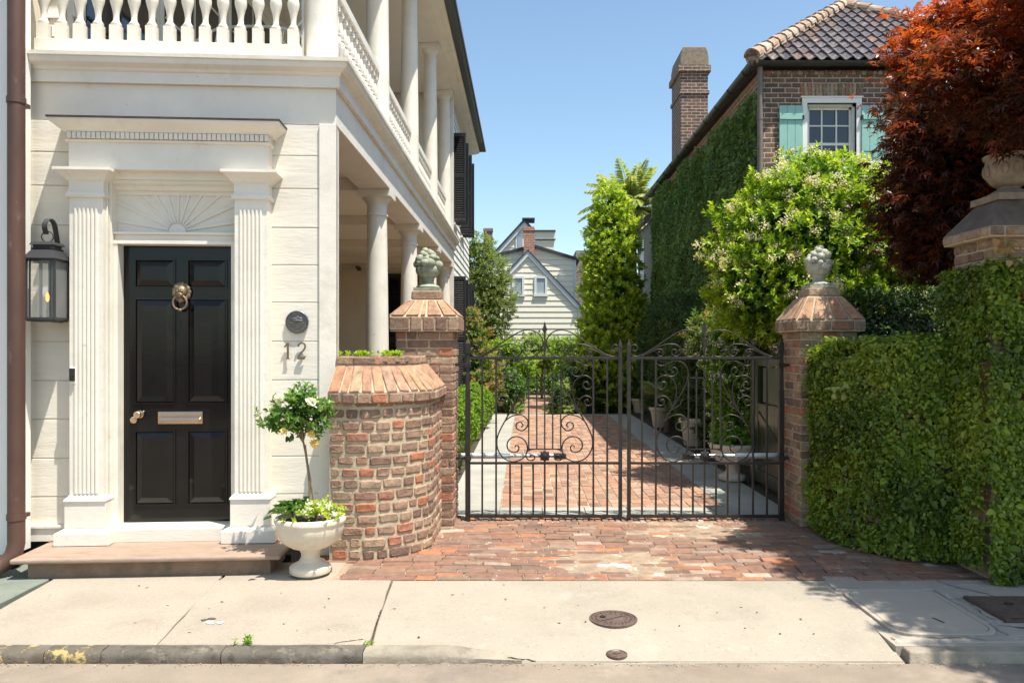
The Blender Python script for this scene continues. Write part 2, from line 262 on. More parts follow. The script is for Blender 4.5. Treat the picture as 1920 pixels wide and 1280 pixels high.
def solo(name,b,m,label=None,cat=None,group=None,kind=None,smooth=None,uv=False,bevel=0,org=None):
    if org is None:
        a=np.array(b.v); lo=a.min(0); hi=a.max(0); org=((lo[0]+hi[0])/2,(lo[1]+hi[1])/2,lo[2])
    o=bpy.data.objects.new(name,mesh(name,b,m,org,smooth,uv)); o.location=org; COL.objects.link(o); ROOT[o.name]=V(org)
    if bevel: bev(o,bevel)
    return setp(o,label,cat,group,kind)
def copytree(o,loc,label=None):
    r=o.copy(); COL.objects.link(r); r.location=loc; ROOT[r.name]=V(loc)
    if label: r['label']=label
    for c in list(o.children):
        d=c.copy(); COL.objects.link(d); d.parent=r
        for e in list(c.children):
            g=e.copy(); COL.objects.link(g); g.parent=d
    return r
def cr(pts,n=8): # catmull-rom
    pts=[V(p) for p in pts]; P=[pts[0]*2-pts[1]]+pts+[pts[-1]*2-pts[-2]]; out=[]
    for i in range(1,len(P)-2):
        a,b,c,d=P[i-1:i+3]
        for k in range(n):
            t=k/n; out.append(.5*((2*b)+(c-a)*t+(2*a-5*b+4*c-d)*t*t+(3*b-a-3*c+d)*t**3))
    out.append(pts[-1]); return out

# ------------------------------------------------------------------ foliage
def unit(a): return a/np.maximum(np.linalg.norm(a,axis=-1,keepdims=True),1e-9)
def leafmesh(name,P,D,N,L,W,tint,m,parent=None,fold=.25,maple=False,droop=.15,org=None,label=None,kind=None):
    n=len(P); L=np.broadcast_to(np.asarray(L,float),(n,))[:,None]; W=np.broadcast_to(np.asarray(W,float),(n,))[:,None]
    D=unit(D); S=unit(np.cross(D,N)); N=np.cross(S,D)
    if org is None: org=np.array(ROOT[parent.name])
    P=P-org
    if not maple:
        vs=np.stack([P,P+D*L*.33+S*W*.5+N*W*fold,P+D*L*.70+S*W*.40+N*W*fold*.7-N*L*droop*.4,P+D*L-N*L*droop,P+D*L*.70-S*W*.40+N*W*fold*.7-N*L*droop*.4,P+D*L*.33-S*W*.5+N*W*fold],1).reshape(-1,3)
        base=(np.arange(n)*6)[:,None]; F=np.concatenate([base+np.array([[0,1,2,3]]),base+np.array([[0,3,4,5]])],1).reshape(-1,4); per=2
    else:
        vl=[];fl=[];k=0
        for ang,sc_ in ((0,1),(.75,.85),(-.75,.85),(1.6,.55),(-1.6,.55)):
            d=D*math.cos(ang)+S*math.sin(ang); s=np.cross(d,N)
            q=L*sc_; vl+=[P,P+d*q*.5+s*W*.5-N*q*.05,P+d*q-N*q*.3,P+d*q*.5-s*W*.5-N*q*.05]; fl.append([k,k+1,k+2,k+3]); k+=4
        vs=np.stack(vl,1).reshape(-1,3); base=(np.arange(n)*k)[:,None]; F=np.concatenate([base+np.array([q]) for q in fl],1).reshape(-1,4); per=5
    me=bpy.data.meshes.new(name); me.vertices.add(len(vs)); me.vertices.foreach_set('co',vs.ravel()); nf=len(F)
    me.loops.add(nf*4); me.loops.foreach_set('vertex_index',F.ravel().astype(np.int32)); me.polygons.add(nf)
    me.polygons.foreach_set('loop_start',np.arange(0,nf*4,4,dtype=np.int32)); me.update(calc_edges=True)
    a=me.attributes.new('tint','FLOAT','FACE'); a.data.foreach_set('value',np.repeat(np.clip(tint,0,1),per).astype(np.float32))
    me.materials.append(M[m]); o=bpy.data.objects.new(name,me); COL.objects.link(o)
    if parent is not None: o.parent=parent; ROOT[o.name]=ROOT[parent.name]
    else: o.location=org
    if label: o['label']=label
    if kind: o['kind']=kind
    return o
def rdir(n): return unit(RN.normal(size=(n,3)))
def blobpts(blobs,m,depth=.22,up=.5,cull=.72,lump=.12,lower=None):
    bl=np.array(blobs,float); wts=(bl[:,3]*bl[:,4]+bl[:,5]*bl[:,3]); wts/=wts.sum()
    idx=RN.choice(len(bl),size=m*2,p=wts); d=rdir(m*2); c=bl[idx,:3]; r=bl[idx,3:6]
    ph=d*4.7; lu=1+lump*(np.sin(ph[:,0]*1.9+c[:,0]*3)*np.sin(ph[:,1]*2.1+c[:,1]*2)+np.sin(ph[:,2]*2.6+ph[:,0]))
    rad=(1-np.abs(RN.normal(size=m*2))*depth).clip(.15,1.1)*lu
    P=c+d*r*rad[:,None]; nr=unit(d/r)
    ok=np.ones(len(P),bool)
    for k in range(len(bl)):
        q=np.linalg.norm((P-bl[k,:3])/bl[k,3:6],axis=1); ok&=(q>cull)|(idx==k)
    if lower is not None: ok&=P[:,2]>lower
    P=P[ok][:m]; nr=nr[ok][:m]; rad=rad[ok][:m]
    return P,nr,rad
def shoots(C,A,nl,L,spread=1.0,stem=.06):
    m=len(C); U=unit(np.cross(A,rdir(m))); W=np.cross(A,U); Ps=[];Ds=[];Ns=[];K=[]
    for k in range(nl):
        a=2.4*k+RN.uniform(-.4,.4,m); sp=spread*(1.25-.8*k/nl)+RN.uniform(-.2,.2,m)
        rad=U*np.cos(a)[:,None]+W*np.sin(a)[:,None]; D=A*np.cos(sp)[:,None]+rad*np.sin(sp)[:,None]; N=A*np.sin(sp)[:,None]-rad*np.cos(sp)[:,None]
        Ps.append(C+A*(stem*k/nl)); Ds.append(D); Ns.append(N+.15*rdir(m)); K.append(np.full(m,k/nl))
    return np.concatenate(Ps),np.concatenate(Ds),np.concatenate(Ns),np.concatenate(K)
def crown(parent,blobs,m,nl,L,W,mt,name='foliage',depth=.2,up=.5,lump=.12,tip=.25,lower=None,spread=1.0,inner=.35,stem=None,tb=.0):
    P,nr,rad=blobpts(blobs,m,depth,up,lump=lump,lower=lower)
    A=unit(nr+np.array([0,0,up])+.45*rdir(len(P)))
    ct=RN.uniform(-.22,.22,len(P))
    p,d,n,k=shoots(P,A,nl,L,spread,stem if stem else L*1.1)
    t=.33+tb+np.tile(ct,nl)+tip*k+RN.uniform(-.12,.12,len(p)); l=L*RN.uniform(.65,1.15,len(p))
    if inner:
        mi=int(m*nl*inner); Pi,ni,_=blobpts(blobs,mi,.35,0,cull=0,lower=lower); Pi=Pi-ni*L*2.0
        p=np.concatenate([p,Pi]);d=np.concatenate([d,rdir(len(Pi))]);n=np.concatenate([n,ni+.5*rdir(len(Pi))]);t=np.concatenate([t,RN.uniform(0,.3,len(Pi))]);l=np.concatenate([l,L*1.5*np.ones(len(Pi))])  # inner leaves take the darkest tints, shade painted inside the crown
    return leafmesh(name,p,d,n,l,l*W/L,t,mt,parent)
def trunk(parent,base,top,r,targets=(),name='trunk',m='bark',n=8,bend=.08,r2=None):
    b=B(); base=V(base);top=V(top); pts=[base.lerp(top,i/6)+V((math.sin(i*1.9)*bend*(i/6),math.cos(i*2.3)*bend*(i/6),0)) for i in range(7)]
    b.tube(pts,r,n,r2 if r2 else r*.5)
    for t in targets:
        t=V(t); k=random.choice((3,4,5)); p0=pts[k]; mid=p0.lerp(t,.5)+V((0,0,.06*(t-p0).length)); b.tube(cr([p0,mid,t],4),r*.42,5,r*.08)
    return part(parent,name,b,m,smooth=60)
def shrub(name,label,cat,blobs,m,nl,L,W,mt,group=None,trunkr=.03,lower=.03,**k):
    bl=np.array(blobs,float); c=bl[:,:3].mean(0); t=thing(name,label,cat,(float(c[0]),float(c[1]),0),group)
    crown(t,blobs,m,nl,L,W,mt,lower=lower,**k)
    tg=[tuple(V(x[:3])+V((random.uniform(-.4,.4)*x[3],random.uniform(-.4,.4)*x[4],random.uniform(-.2,.5)*x[5]))) for x in blobs for _ in range(3)]
    trunk(t,(c[0],c[1],0),(c[0],c[1],float(c[2])),trunkr,tg); return t
def flowers(parent,blobs,m,size,mt,per=26,name='flower_cluster',depth=.05,up=.3,psz=None,camside=False):
    P,nr,_=blobpts(blobs,m,depth,up)
    if camside: k=(nr[:,1]<.35)&(nr[:,2]>-.45); P=P[k];nr=nr[k]
    P=P+nr*.07; n=len(P); Q=np.repeat(P,per,0)+RN.normal(size=(n*per,3))*size*np.array([1,1,.8]); 
    psz=psz or size*.45; d=rdir(len(Q)); return leafmesh(name,Q,d,rdir(len(Q)),psz,psz*.9,np.repeat(RN.uniform(0,1,n),per)*.6+RN.uniform(0,.4,len(Q)),mt,parent,fold=.1)

# ================================================================== THE SETTING
b=B(); b.add([(-600,-600,-.09),(600,-600,-.09),(600,900,-.09),(-600,900,-.09)],[(0,1,2,3)]); solo('ground',b,'soil',kind='structure')
b=B(); nx=60
vs=[];fs=[]
ys=[-8,-2,2.6,3.6,4.1,4.49]
for j,y in enumerate(ys):
    for i in range(nx+1): vs.append((-15+30*i/nx,y,-.07-.006*((4.49-y)>.2)-.02*min(1,max(0,(4.49-y)/1.5))*0))
for j in range(len(ys)-1):
    for i in range(nx): k=j*(nx+1)+i; fs.append((k,k+1,k+nx+2,k+nx+1))
b.add(vs,fs); solo('road',b,'road',kind='structure')
b=B(); b.box(-30,30,7.93,90,-.085,-.012); solo('garden_soil',b,'soil',kind='structure')
b=B(); b.box(-12,12,4.52,7.95,-.0885,-.072); solo('sidewalk_base',b,'soil',kind='structure')
# sidewalk slabs
def ragged(x0,y0,x1,y1,n,a=.008):
    return [(x0+(x1-x0)*i/n+random.uniform(-a,a)*(y0!=y1),y0+(y1-y0)*i/n+random.uniform(-a,a)*(x0!=x1)) for i in range(n)]
def slabpoly(pts,zt,zb=-.08,drop=None):
    b=B(); n=len(pts)
    f=(lambda x,y: zt-(max(0,min(1,(5.0-y)/.51))**1.3)*.064) if drop else (lambda x,y: zt)
    b.add([(x,y,f(x,y)-.006) for x,y in pts]+[(x,y,zb) for x,y in pts],[(i,i+n,(i+1)%n+n,(i+1)%n) for i in range(n)])
    cx=sum(p[0] for p in pts)/n; cy=sum(p[1] for p in pts)/n
    ins=[]
    for x,y in pts:
        d=V((cx-x,cy-y)); d.normalize(); ins.append((x+math.copysign(.006,d.x),y+math.copysign(.006,d.y)))
    o=len(b.v); b.add([(x,y,f(x,y)-.006) for x,y in pts]+[(x,y,f(x,y)) for x,y in ins],[(i,(i+1)%n,(i+1)%n+n,i+n) for i in range(n)])
    if drop:
        xs0,xs1=min(p[0] for p in ins),max(p[0] for p in ins)
        # strips across so that the slope bends
        Y=[4.497,4.57,4.65,4.73,4.82,4.91,5.0]
        # outline by strips
        def xr(y):
            X=[]
            for i in range(n):
                a,c=ins[i],ins[(i+1)%n]
                if (a[1]-y)*(c[1]-y)<=0 and a[1]!=c[1]: X.append(a[0]+(c[0]-a[0])*(y-a[1])/(c[1]-a[1]))
            return min(X),max(X)
        prev=None
        for y in Y+[5.4,5.86]:
            y=min(max(y,min(p[1] for p in ins)+.007),max(p[1] for p in ins)-.007); l,r=xr(y); cur=((l,y,f(0,y)),(r,y,f(0,y)))
            if prev: b.add([prev[0],prev[1],cur[1],cur[0]],[(0,1,2,3)])
            prev=cur
    else: b.add([(x,y,f(x,y)) for x,y in ins],[tuple(range(n))])
    return b
def rect(x0,x1,y0,y1,xb0=None,xb1=None,a=.006):
    xb0=x0 if xb0 is None else xb0; xb1=x1 if xb1 is None else xb1 # xb: at front (low y)
    return ragged(xb0,y0,xb1,y0,10,a)+ragged(xb1,y0,x1,y1,8,a)+ragged(x1,y1,x0,y1,10,a)+ragged(x0,y1,xb0,y0,8,a)
G=.006
solo('sidewalk',slabpoly(rect(-3.52+G,-2.28-G,4.60,6.05,-3.40,-2.13-G),0),'conc2',kind='structure')
solo('sidewalk',slabpoly(rect(-2.26,-1.43,5.885,6.37),.0),'conc2',kind='structure')
solo('sidewalk',slabpoly(rect(-2.28+G,-.984-G,4.60,5.875,-2.13+G,-.90-G),.002),'conc2',kind='structure')
solo('sidewalk',slabpoly(rect(-.984+G,2.19-G,4.492,5.875,-.90+G,2.15-G,.003),0,drop=True),'conc',kind='structure')
solo('sidewalk',slabpoly(rect(-7,-3.53,5.27,6.9),.001),'green',kind='structure')
solo('sidewalk',slabpoly(rect(-7,-3.53,4.60,5.25,-7,-3.41),-.002),'conc2',kind='structure')
# right: patched concrete round the lids
LX0,LX1,LY0,LY1=2.21,2.86,4.74,5.64
solo('sidewalk',slabpoly(rect(2.20,2.92,LY1+.012,5.875),.0),'conc3',kind='structure')
solo('sidewalk',slabpoly(rect(2.90,6,5.47,5.875),.002),'conc3',kind='structure')
solo('sidewalk',slabpoly(rect(2.90,3.0,4.99,5.46,2.905,3.0),-.003),'conc3',kind='structure')
solo('sidewalk',slabpoly(rect(3.43,6,4.97,5.46),.0),'conc3',kind='structure')
solo('sidewalk',slabpoly(rect(2.17,6,4.64,4.735,2.165,6),-.001),'conc3',kind='structure')
solo('sidewalk',slabpoly(rect(2.88,6,4.745,4.96),.001),'conc3',kind='structure')
b=B(); b.box(2.14,6.5,4.60,5.9,-.0845,-.010); solo('sidewalk',b,'conc3',kind='structure')
def crack(pts,w=.006,z=.0035,nm='sidewalk_crack'):
    b=B(); q=cr([(x,y,0) for x,y in pts],7); q=[V((p.x+random.uniform(-.006,.006),p.y+random.uniform(-.006,.006))) for p in q]; L=[];Rr=[]
    for i,p in enumerate(q):
        d=(q[min(i+1,len(q)-1)]-q[max(i-1,0)]).normalized(); ww=w*random.uniform(.3,1.2)*(.3 if i in (0,len(q)-1) else 1); zz=z-(max(0,min(1,(5.0-p.y)/.51))**1.3)*.064*(1 if -.95<p.x<2.17 else 0)
        L.append((p.x-d.y*ww,p.y+d.x*ww,zz)); Rr.append((p.x+d.y*ww,p.y-d.x*ww,zz))
    n=len(q); b.add(L+Rr,[(i,n+i,n+i+1,i+1) for i in range(n-1)]); solo(nm,b,'soil',kind='structure')
crack([(-.905,4.70),(-.96,4.67),(-1.03,4.64),(-1.10,4.605)],.005,.0045); crack([(-.94,5.2),(-.93,5.0),(-.915,4.8),(-.905,4.62)],.006,.0055)
crack([(-.46,4.60),(-.30,4.56),(-.05,4.53),(.06,4.50)],.006,.0045)
crack([(3.02,5.86),(3.08,5.7),(3.2,5.55),(3.22,5.48)],.006,.0045); crack([(2.93,5.46),(2.97,5.3),(2.93,5.1),(2.96,4.99)],.004,.0045) 
crack([(2.9,4.9),(3.1,4.86),(3.4,4.9),(3.8,4.8)],.007,.0055); crack([(3.1,4.86),(3.25,4.78),(3.5,4.70),(3.9,4.66)],.006,.0055); crack([(2.3,4.72),(2.45,4.69),(2.6,4.70),(2.7,4.65)],.004,.0045)

def spots(n,m_,nm,r0,r1,xs,ys,pts=None):
    b=B()
    for i in range(n):
        x,y=(random.uniform(*xs),random.uniform(*ys)) if pts is None else pts[i]; r=random.uniform(r0,r1); zz=.0065-(max(0,min(1,(5.0-y)/.51))**1.3)*.064*(1 if -.95<x<2.17 else 0)
        k=9; b.add([(x+r*random.uniform(.6,1.3)*math.cos(2*PI*j/k),y+r*random.uniform(.6,1.3)*math.sin(2*PI*j/k),zz) for j in range(k)],[tuple(range(k))])
    solo(nm,b,m_,kind='structure')
spots(26,'soil','sidewalk_spots',.003,.010,(-3.3,2.1),(4.75,5.8)); spots(3,'wht','sidewalk_spots',.012,.03,None,None,[(-1.94,4.93),(-1.90,4.95),(-1.97,4.96)]); spots(2,'kerb','sidewalk_spots',.02,.03,None,None,[(-1.98,5.02),(-2.02,5.0)])
spots(16,'conc3','sidewalk_spots',.006,.014,(-3.3,2.1),(4.75,5.8))
# kerb stones
KB=[(-7,-3.35,'kerb'),(-3.34,-2.72,'kerby'),(-2.715,-2.40,'kerby'),(-2.395,-1.72,'kerb'),(-1.715,-.92,'kerb'),(-.915,-.02,'kerbl')]
for i,(x0,x1,m_) in enumerate(KB):
    b=B(); n=max(3,int((x1-x0)/.07)); sec=[]
    for k in range(n+1):
        x=x0+(x1-x0)*k/n; e=min(1,min(k,n-k)/1.0+.5); j=random.uniform(-.004,.004); t=1
        if i==5: t=1-.93*max(0,(k/n-.55)/.45)
        zt=-.066+.064*t
        sec+= [(x,4.492+j*2,-.085),(x,4.490+j,-.05+.01*t),(x,4.497+j,zt-.02*e*t),(x,4.520+j,zt-.002+j),(x,4.594,zt+j*.3),(x,4.594,-.085)]
    fs=[(k*6+q,(k+1)*6+q,(k+1)*6+(q+1)%6,k*6+(q+1)%6) for k in range(n) for q in range(6)]+[(0,1,2,3,4,5),tuple(n*6+q for q in (5,4,3,2,1,0))]
    b.add(sec,fs); solo('kerb',b,m_,kind='structure',smooth=50)
b=B(); b.frus((2.165,7,4.49,4.635,-.085),(2.18,7,4.515,4.635,-.012)); solo('kerb',b,'kerbl',kind='structure',bevel=.008)
# leaf litter in the gutter
n=420; P=np.stack([RN.uniform(-4.5,4,n),4.485-np.abs(RN.normal(0,.022,n))-.003,np.full(n,-.066)],1); D=rdir(n); D[:,2]*=.15
o=leafmesh('leaf_litter',P,D,np.array([0,0,1])+.4*rdir(n),RN.uniform(.006,.02,n),.007,RN.uniform(.3,1,n),'nandina' if False else 'ridge',org=np.array([0.,4.47,-.07])); setp(o,kind='stuff',label='dry brown leaf litter in the gutter')
# apron of worn bricks between sidewalk and gate
b=B();jb=B(); jb.box(-1.75,3.6,5.882,7.93,-.06,-.008)
y=5.885; row=0
while y<7.84:
    d=random.uniform(.088,.108); x=-1.72+random.uniform(0,.2)
    while x<3.55:
        if y<6.35 and x<-1.42: x=-1.42+random.uniform(0,.05)
        wl=random.choice((random.uniform(.22,.25),random.uniform(.21,.25),random.uniform(.13,.24)))
        b.brick((x+wl/2,y+d/2,random.uniform(-.005,.004)),(1,random.uniform(-.015,.015),0),(random.uniform(-.012,.012),random.uniform(-.012,.012),1),(0,1,0),wl-random.uniform(.003,.010),d-random.uniform(.003,.009),.04,ch=.005,jit=.004)
        x+=wl
    y+=d
b.v=[(p[0],p[1],p[2]+.012*math.sin(p[0]*2.1+p[1])*math.sin(p[1]*2.7)) for p in b.v]
solo('brick_apron',b,'paver',kind='structure'); solo('brick_apron_joints',jb,'joint',kind='structure')
b=B(); x=-.7
while x<2.7: wd=random.uniform(.05,.065); b.brick((x+wd/2,7.95,.012+random.uniform(-.008,.008)),(1,0,0),(0,-.3,1),(0,1,.3),wd,.16,.05,jit=.005); x+=wd+.006
solo('brick_threshold',b,'paver',kind='structure')
# driveway beyond the gate
b=B(); b.box(-.85,-.272,8.05,20.8,-.05,.004)
b.box(2.142,2.76,8.05,20.8,-.05,.004); b.box(-.85,2.76,20.6,20.9,-.05,.0042); solo('stone_border',b,'slate',kind='structure')
b=B()
for (x0,x1,y0,y1,sx,sy) in ((-.272,2.142,8.05,8.56,.45,.51),(-.85,-.272,8.05,20.5,.578,.75),(2.142,2.76,8.05,20.5,.618,.75)):
    y=y0
    while y<y1-.1:
        x=x0
        while x<x1-.1: b.frus((x+.002,min(x+sx,x1)-.002,y+.002,min(y+sy,y1)-.002,-.03),(x+.005,min(x+sx,x1)-.005,y+.005,min(y+sy,y1)-.005,.009)); x+=sx
        y+=sy
solo('stone_border',b,'slate',kind='structure')
jb=B(); jb.box(-.27,2.14,8.565,20.6,-.05,0.0); solo('driveway_bed',jb,'joint',kind='structure')
b=B(); x=-.268; r=0
while x<2.09:
    y=8.57-(r%2)*.11
    while y<20.58:
        a=max(y,8.57); c=min(y+.215+.0*x,20.59)
        if c-a>.04: dz=random.uniform(-.003,.004); b.frus((x+.003,x+.117,a+.004,c-.004,-.03),(x+.008,x+.112,a+.009,c-.009,.006+dz),random.random())
        y+=.215
    x+=.12; r+=1
solo('brick_driveway',b,'drive',kind='structure')
b=B(); y=20.95; r=0
while y<29.5:
    x=-.02-(r%2)*.1
    while x<.75:
        b.frus((x+.004,x+.196,y+.004,y+.096,-.03),(x+.007,x+.193,y+.007,y+.093,.006),random.random()); x+=.2
    y+=.1; r+=1
solo('garden_path',b,'drive',kind='structure')

# covers and lids in the sidewalk
def cover(cx,cy,r,label,n=40,holes=True):
    z=-.064*(max(0,min(1,(5.0-cy)/.51))**1.3)
    t=thing('water_meter_cover' if holes else 'valve_cover',label,'manhole cover',(cx,cy,z))
    b=B(); b.lathe(cx,cy,[(r*1.06,z-.03),(r*1.06,z+.006),(r*.97,z+.009),(r*.96,z+.003)],n); part(t,'frame',b,'rust')
    b=B(); b.lathe(cx,cy,[(r*.95,z-.02),(r*.95,z+.004),(r*.93,z+.009),(r*.86,z+.009),(r*.85,z+.006),(.001,z+.006)],n)
    if holes:
        for k in range(28): a=2*PI*k/28; x=cx+r*.78*math.cos(a); y=cy+r*.78*math.sin(a); b.box(x-.006,x+.006,y-.005,y+.005,z+.006,z+.011)
        for k in range(16): a=2*PI*k/16+.1; x=cx+r*.6*math.cos(a); y=cy+r*.6*math.sin(a); b.box(x-.004,x+.006,y-.006,y+.004,z+.006,z+.010)
        b.M=Matrix.Translation((cx,cy,0))@Matrix.Rotation(R(32),4,'Z'); b.box(-r*.6,r*.6,-.008,.008,z+.006,z+.012); b.M=None
    else: b.box(cx-.02,cx+.02,cy-.005,cy+.005,z+.006,z+.010); b.box(cx-.005,cx+.005,cy-.018,cy+.018,z+.006,z+.0095)
    part(t,'lid',b,'rust')
    if holes: b=B(); b.lathe(cx-r*.45,cy+.02,[(r*.13,z+.002),(r*.13,z+.0115)],10); part(t,'keyhole',b,'plinth')
    return t
cover(.556,5.03,.143,'larger round rusty iron cover with a dark keyhole, in the pale concrete')
cover(.525,4.575,.058,'small round iron cover nearest the kerb, below the larger one',24,False)
def rrect(x0,x1,y0,y1,r,n=5):
    return [(cx+r*math.cos(a0+PI/2*k/n),cy+r*math.sin(a0+PI/2*k/n)) for cx,cy,a0 in ((x1-r,y1-r,0),(x0+r,y1-r,PI/2),(x0+r,y0+r,PI),(x1-r,y0+r,-PI/2)) for k in range(n+1)]
def ringprism(b,o,i,z0,z1):
    n=len(o); b.add([(x,y,z0) for x,y in o]+[(x,y,z1) for x,y in o]+[(x,y,z1) for x,y in i]+[(x,y,z0) for x,y in i],[(k+n*q,(k+1)%n+n*q,(k+1)%n+n*((q+1)%4),k+n*((q+1)%4)) for q in range(4) for k in range(n)])
def vault(x0,x1,y0,y1,label):
    t=thing('utility_vault_lid',label,'utility lid',((x0+x1)/2,(y0+y1)/2,0))
    b=B(); ringprism(b,rrect(x0,x1,y0,y1,.14),rrect(x0+.032,x1-.032,y0+.032,y1-.032,.115),-.07,.008); part(t,'frame',b,'conc4',bevel=.003)
    b=B(); b.prism(rrect(x0+.036,x1-.036,y0+.036,y1-.036,.112),'z',-.07,.007)
    part(t,'lid',b,'conc4',bevel=.002)
    b=B(); b.prism([(x0+.38,y0+.2),(x0+.395,y0+.2),(x0+.37,y0+.29),(x0+.355,y0+.29)],'z',0,.0082); part(t,'lifting_slot',b,'plinth')
vault(LX0,LX1,LY0,LY1,'large pale concrete utility lid with rounded corners beside the driveway slab')
vault(3.32,3.97,4.72,5.60,'second concrete utility lid, cut off at the right edge of the photo') if False else None
t=thing('meter_box_cover','dark ribbed metal box cover sunk in the cracked concrete at the right edge','utility lid',(3.21,5.22,0))
b=B(); b.frus((3.0,3.42,4.97,5.46,-.06),(3.0,3.42,4.97,5.46,.012)); b.frus((3.03,3.39,5.0,5.43,.012),(3.06,3.36,5.04,5.39,.018)); part(t,'plate',b,'rust')
b=B()
for k in range(22): y=4.98+k*.0222; b.box(3.004,3.034,y,y+.010,.012,.018)
for k in range(18): x=3.04+k*.0215; b.box(x,x+.010,4.973,5.003,.012,.018)
part(t,'rib',b,'rust',kind='stuff'); b=B(); b.lathe(3.2,5.27,[(.028,.015),(.028,.022),(.018,.022),(.018,.016)],16); part(t,'ring',b,'iron')
# weeds in the joints and on the brick wall
def weed(x,y,z,s,n,label,m='box',grp=None):
    C=np.array([[x,y,z]])+RN.normal(size=(n,3))*np.array([s*.6,s*.4,0.002]); A=unit(np.array([0,0,1])+.5*rdir(n)); p,d,nn,k=shoots(C,A,6,s,1.1,s*1.2)
    o=leafmesh('weed',p,d,nn,s*.7,s*.3,.4+RN.uniform(0,.5,len(p)),m,org=np.array([x,y,z])); setp(o,label,'weed',grp)
weed(-1.62,4.60,.0,.035,9,'small green weed growing behind the kerb, in front of the house step')
weed(-.905,4.60,-.01,.025,6,'tiny weed at the kerb end of the cracked joint between the slabs')

# ================================================================== PIAZZA HOUSE
CX,CY=-1.569,6.6; TH=math.atan(.068)
FM=Matrix.Translation((CX,CY,0))@Matrix.Rotation(TH,4,'Z')
def W2(s,y): p=FM@V((s,y,0)); return (p.x,p.y)
H=thing('piazza_house','cream wooden house with a black front door and a two-storey columned porch','house',(CX,CY,0))
Fb=lambda: B(FM)
# front screen wall: boards with grooves
b=Fb()
def boards(s0,s1,z0,z1,jo):
    zs=[z0]+[z for z in jo if z0<z<z1]+[z1]
    for a,c in zip(zs[:-1],zs[1:]): b.frus((s0,s1,.0,.14,a+.0),(s0,s1,.0,.14,a+.0)) if False else b.box(s0,s1,0+random.uniform(0,.002),.14,a+.004,c-.004)
JO=[.51,.82,1.137,1.449,1.766,2.088,2.396,2.704,3.026,3.299]
boards(-2.432,-1.80,.27,3.56,JO); part(H,'board_wall',b,'boards',bevel=.004)
b=Fb(); boards(-.78,-.135,.27,3.56,JO); part(H,'board_wall',b,'boards',bevel=.004)
b=Fb(); b.box(-2.49,-1.80,.012,.14,.10,3.56); b.box(-.78,0,.012,.14,.10,3.56); b.box(-1.80,-.78,.012,.14,3.10,3.56); b.box(-2.49,-2.432,-.012,.0118,.10,3.56); part(H,'wall_backing',b,'trim')
b=Fb(); b.box(-.135,0.0,-.018,.15,.0,3.558); part(H,'corner_board',b,'trim',bevel=.004)
b=Fb(); b.box(-2.49,-2.10,-.03,.02,.155,.275); b.box(-2.49,-2.10,-.045,.0,.262,.285); part(H,'base_trim',b,'trim',bevel=.003); b=Fb(); b.box(-.46,-.137,-.03,.02,.155,.275); part(H,'base_trim',b,'trim',bevel=.003)
b=Fb(); b.box(-2.6,-.14,-.005,.1,-.05,.165); part(H,'crawlspace',b,'plinth')  # solid black block, its colour stands in for the shade of the gap
# opening cut: hide wall behind door by building door case in front
def pil(sc_):
    P=Fb(); a,c=sc_-.13,sc_+.13; yf=-.15
    P.box(a,c,yf,.02,.52,2.92); 
    p=part(H,'pilaster',P,'trim',bevel=.003)
    f=Fb(); n=6; w_=(c-a-.07)/n
    for k in range(n):
        x=a+.035+w_*(k+.5); f.prism([(x-w_*.40,yf+.002),(x-w_*.18,yf-.012),(x+w_*.18,yf-.012),(x+w_*.40,yf+.002)],'z',.56,2.82)
    part(p,'fluting',f,'trim')
    f=Fb(); f.box(a-.028,c+.028,yf-.022,.02,.285,.505); f.box(a-.02,c+.02,yf-.035,.02,.268,.285)
    f.sweep([(a,0),(a,yf),(c,yf),(c,0)],[(-.05,.50),(.034,.50),(.030,.515),(.014,.53),(.002,.545),(-.05,.545)]); part(p,'base',f,'trim',bevel=.003)
    f=Fb(); f.box(a-.085,c+.075,yf-.075,.02,.160,.255); f.frus((a-.085,c+.075,yf-.075,.02,.255),(a-.03,c+.03,yf-.025,.02,.285)); part(p,'plinth',f,'trim',bevel=.003)
    f=Fb(); f.sweep([(a,0),(a,yf),(c,yf),(c,0)],[(-.06,2.905),(.016,2.905),(.022,2.92),(.016,2.94),(.003,2.955),(.003,3.03),(.022,3.045),(.03,3.06),(.055,3.085),(.075,3.10),(.088,3.108),(.088,3.13),(-.06,3.13)]); part(p,'capital',f,'trim')
for q in (-1.93,-.65): pil(q)
# door case reveal
b=Fb()
b.box(-1.80,-1.775,-.06,.06,.262,3.13);b.box(-.805,-.78,-.06,.06,.262,3.13)
b.box(-1.775,-1.745,-.02,.14,.262,2.56);b.box(-.845,-.805,-.02,.14,.262,2.56)
b.box(-1.80,-1.79,-.10,-.06,.262,3.13);b.box(-1.787,-1.781,-.075,-.06,.262,3.13)
part(H,'door_jamb',b,'trim',bevel=.003)
b=Fb(); b.box(-1.775,-.805,-.025,.14,2.556,2.585); b.box(-1.775,-.805,-.005,.14,2.585,2.635); b.box(-1.775,-.805,-.03,.14,2.635,2.655); part(H,'transom_bar',b,'trim',bevel=.003)
b=Fb(); b.box(-1.775,-.805,.05,.14,2.655,3.10); fan=part(H,'fanlight_panel',b,'trim')
b=Fb(); c0=(-1.29,2.67)
for k in range(11):
    a=R(10+16*k); ca,sa=math.cos(a),math.sin(a); r0,r1=.075,min(.49/max(.01,abs(ca)),.40/max(.01,sa)); r1=min(r1,.62)
    t1,t2=.006,.014
    q=[(c0[0]+ca*r0+sa*t1,c0[1]+sa*r0-ca*t1),(c0[0]+ca*r1+sa*t2,c0[1]+sa*r1-ca*t2),(c0[0]+ca*r1-sa*t2,c0[1]+sa*r1+ca*t2),(c0[0]+ca*r0-sa*t1,c0[1]+sa*r0+ca*t1)]
    b.prism(q,'y',.034+.0007*k,.052)
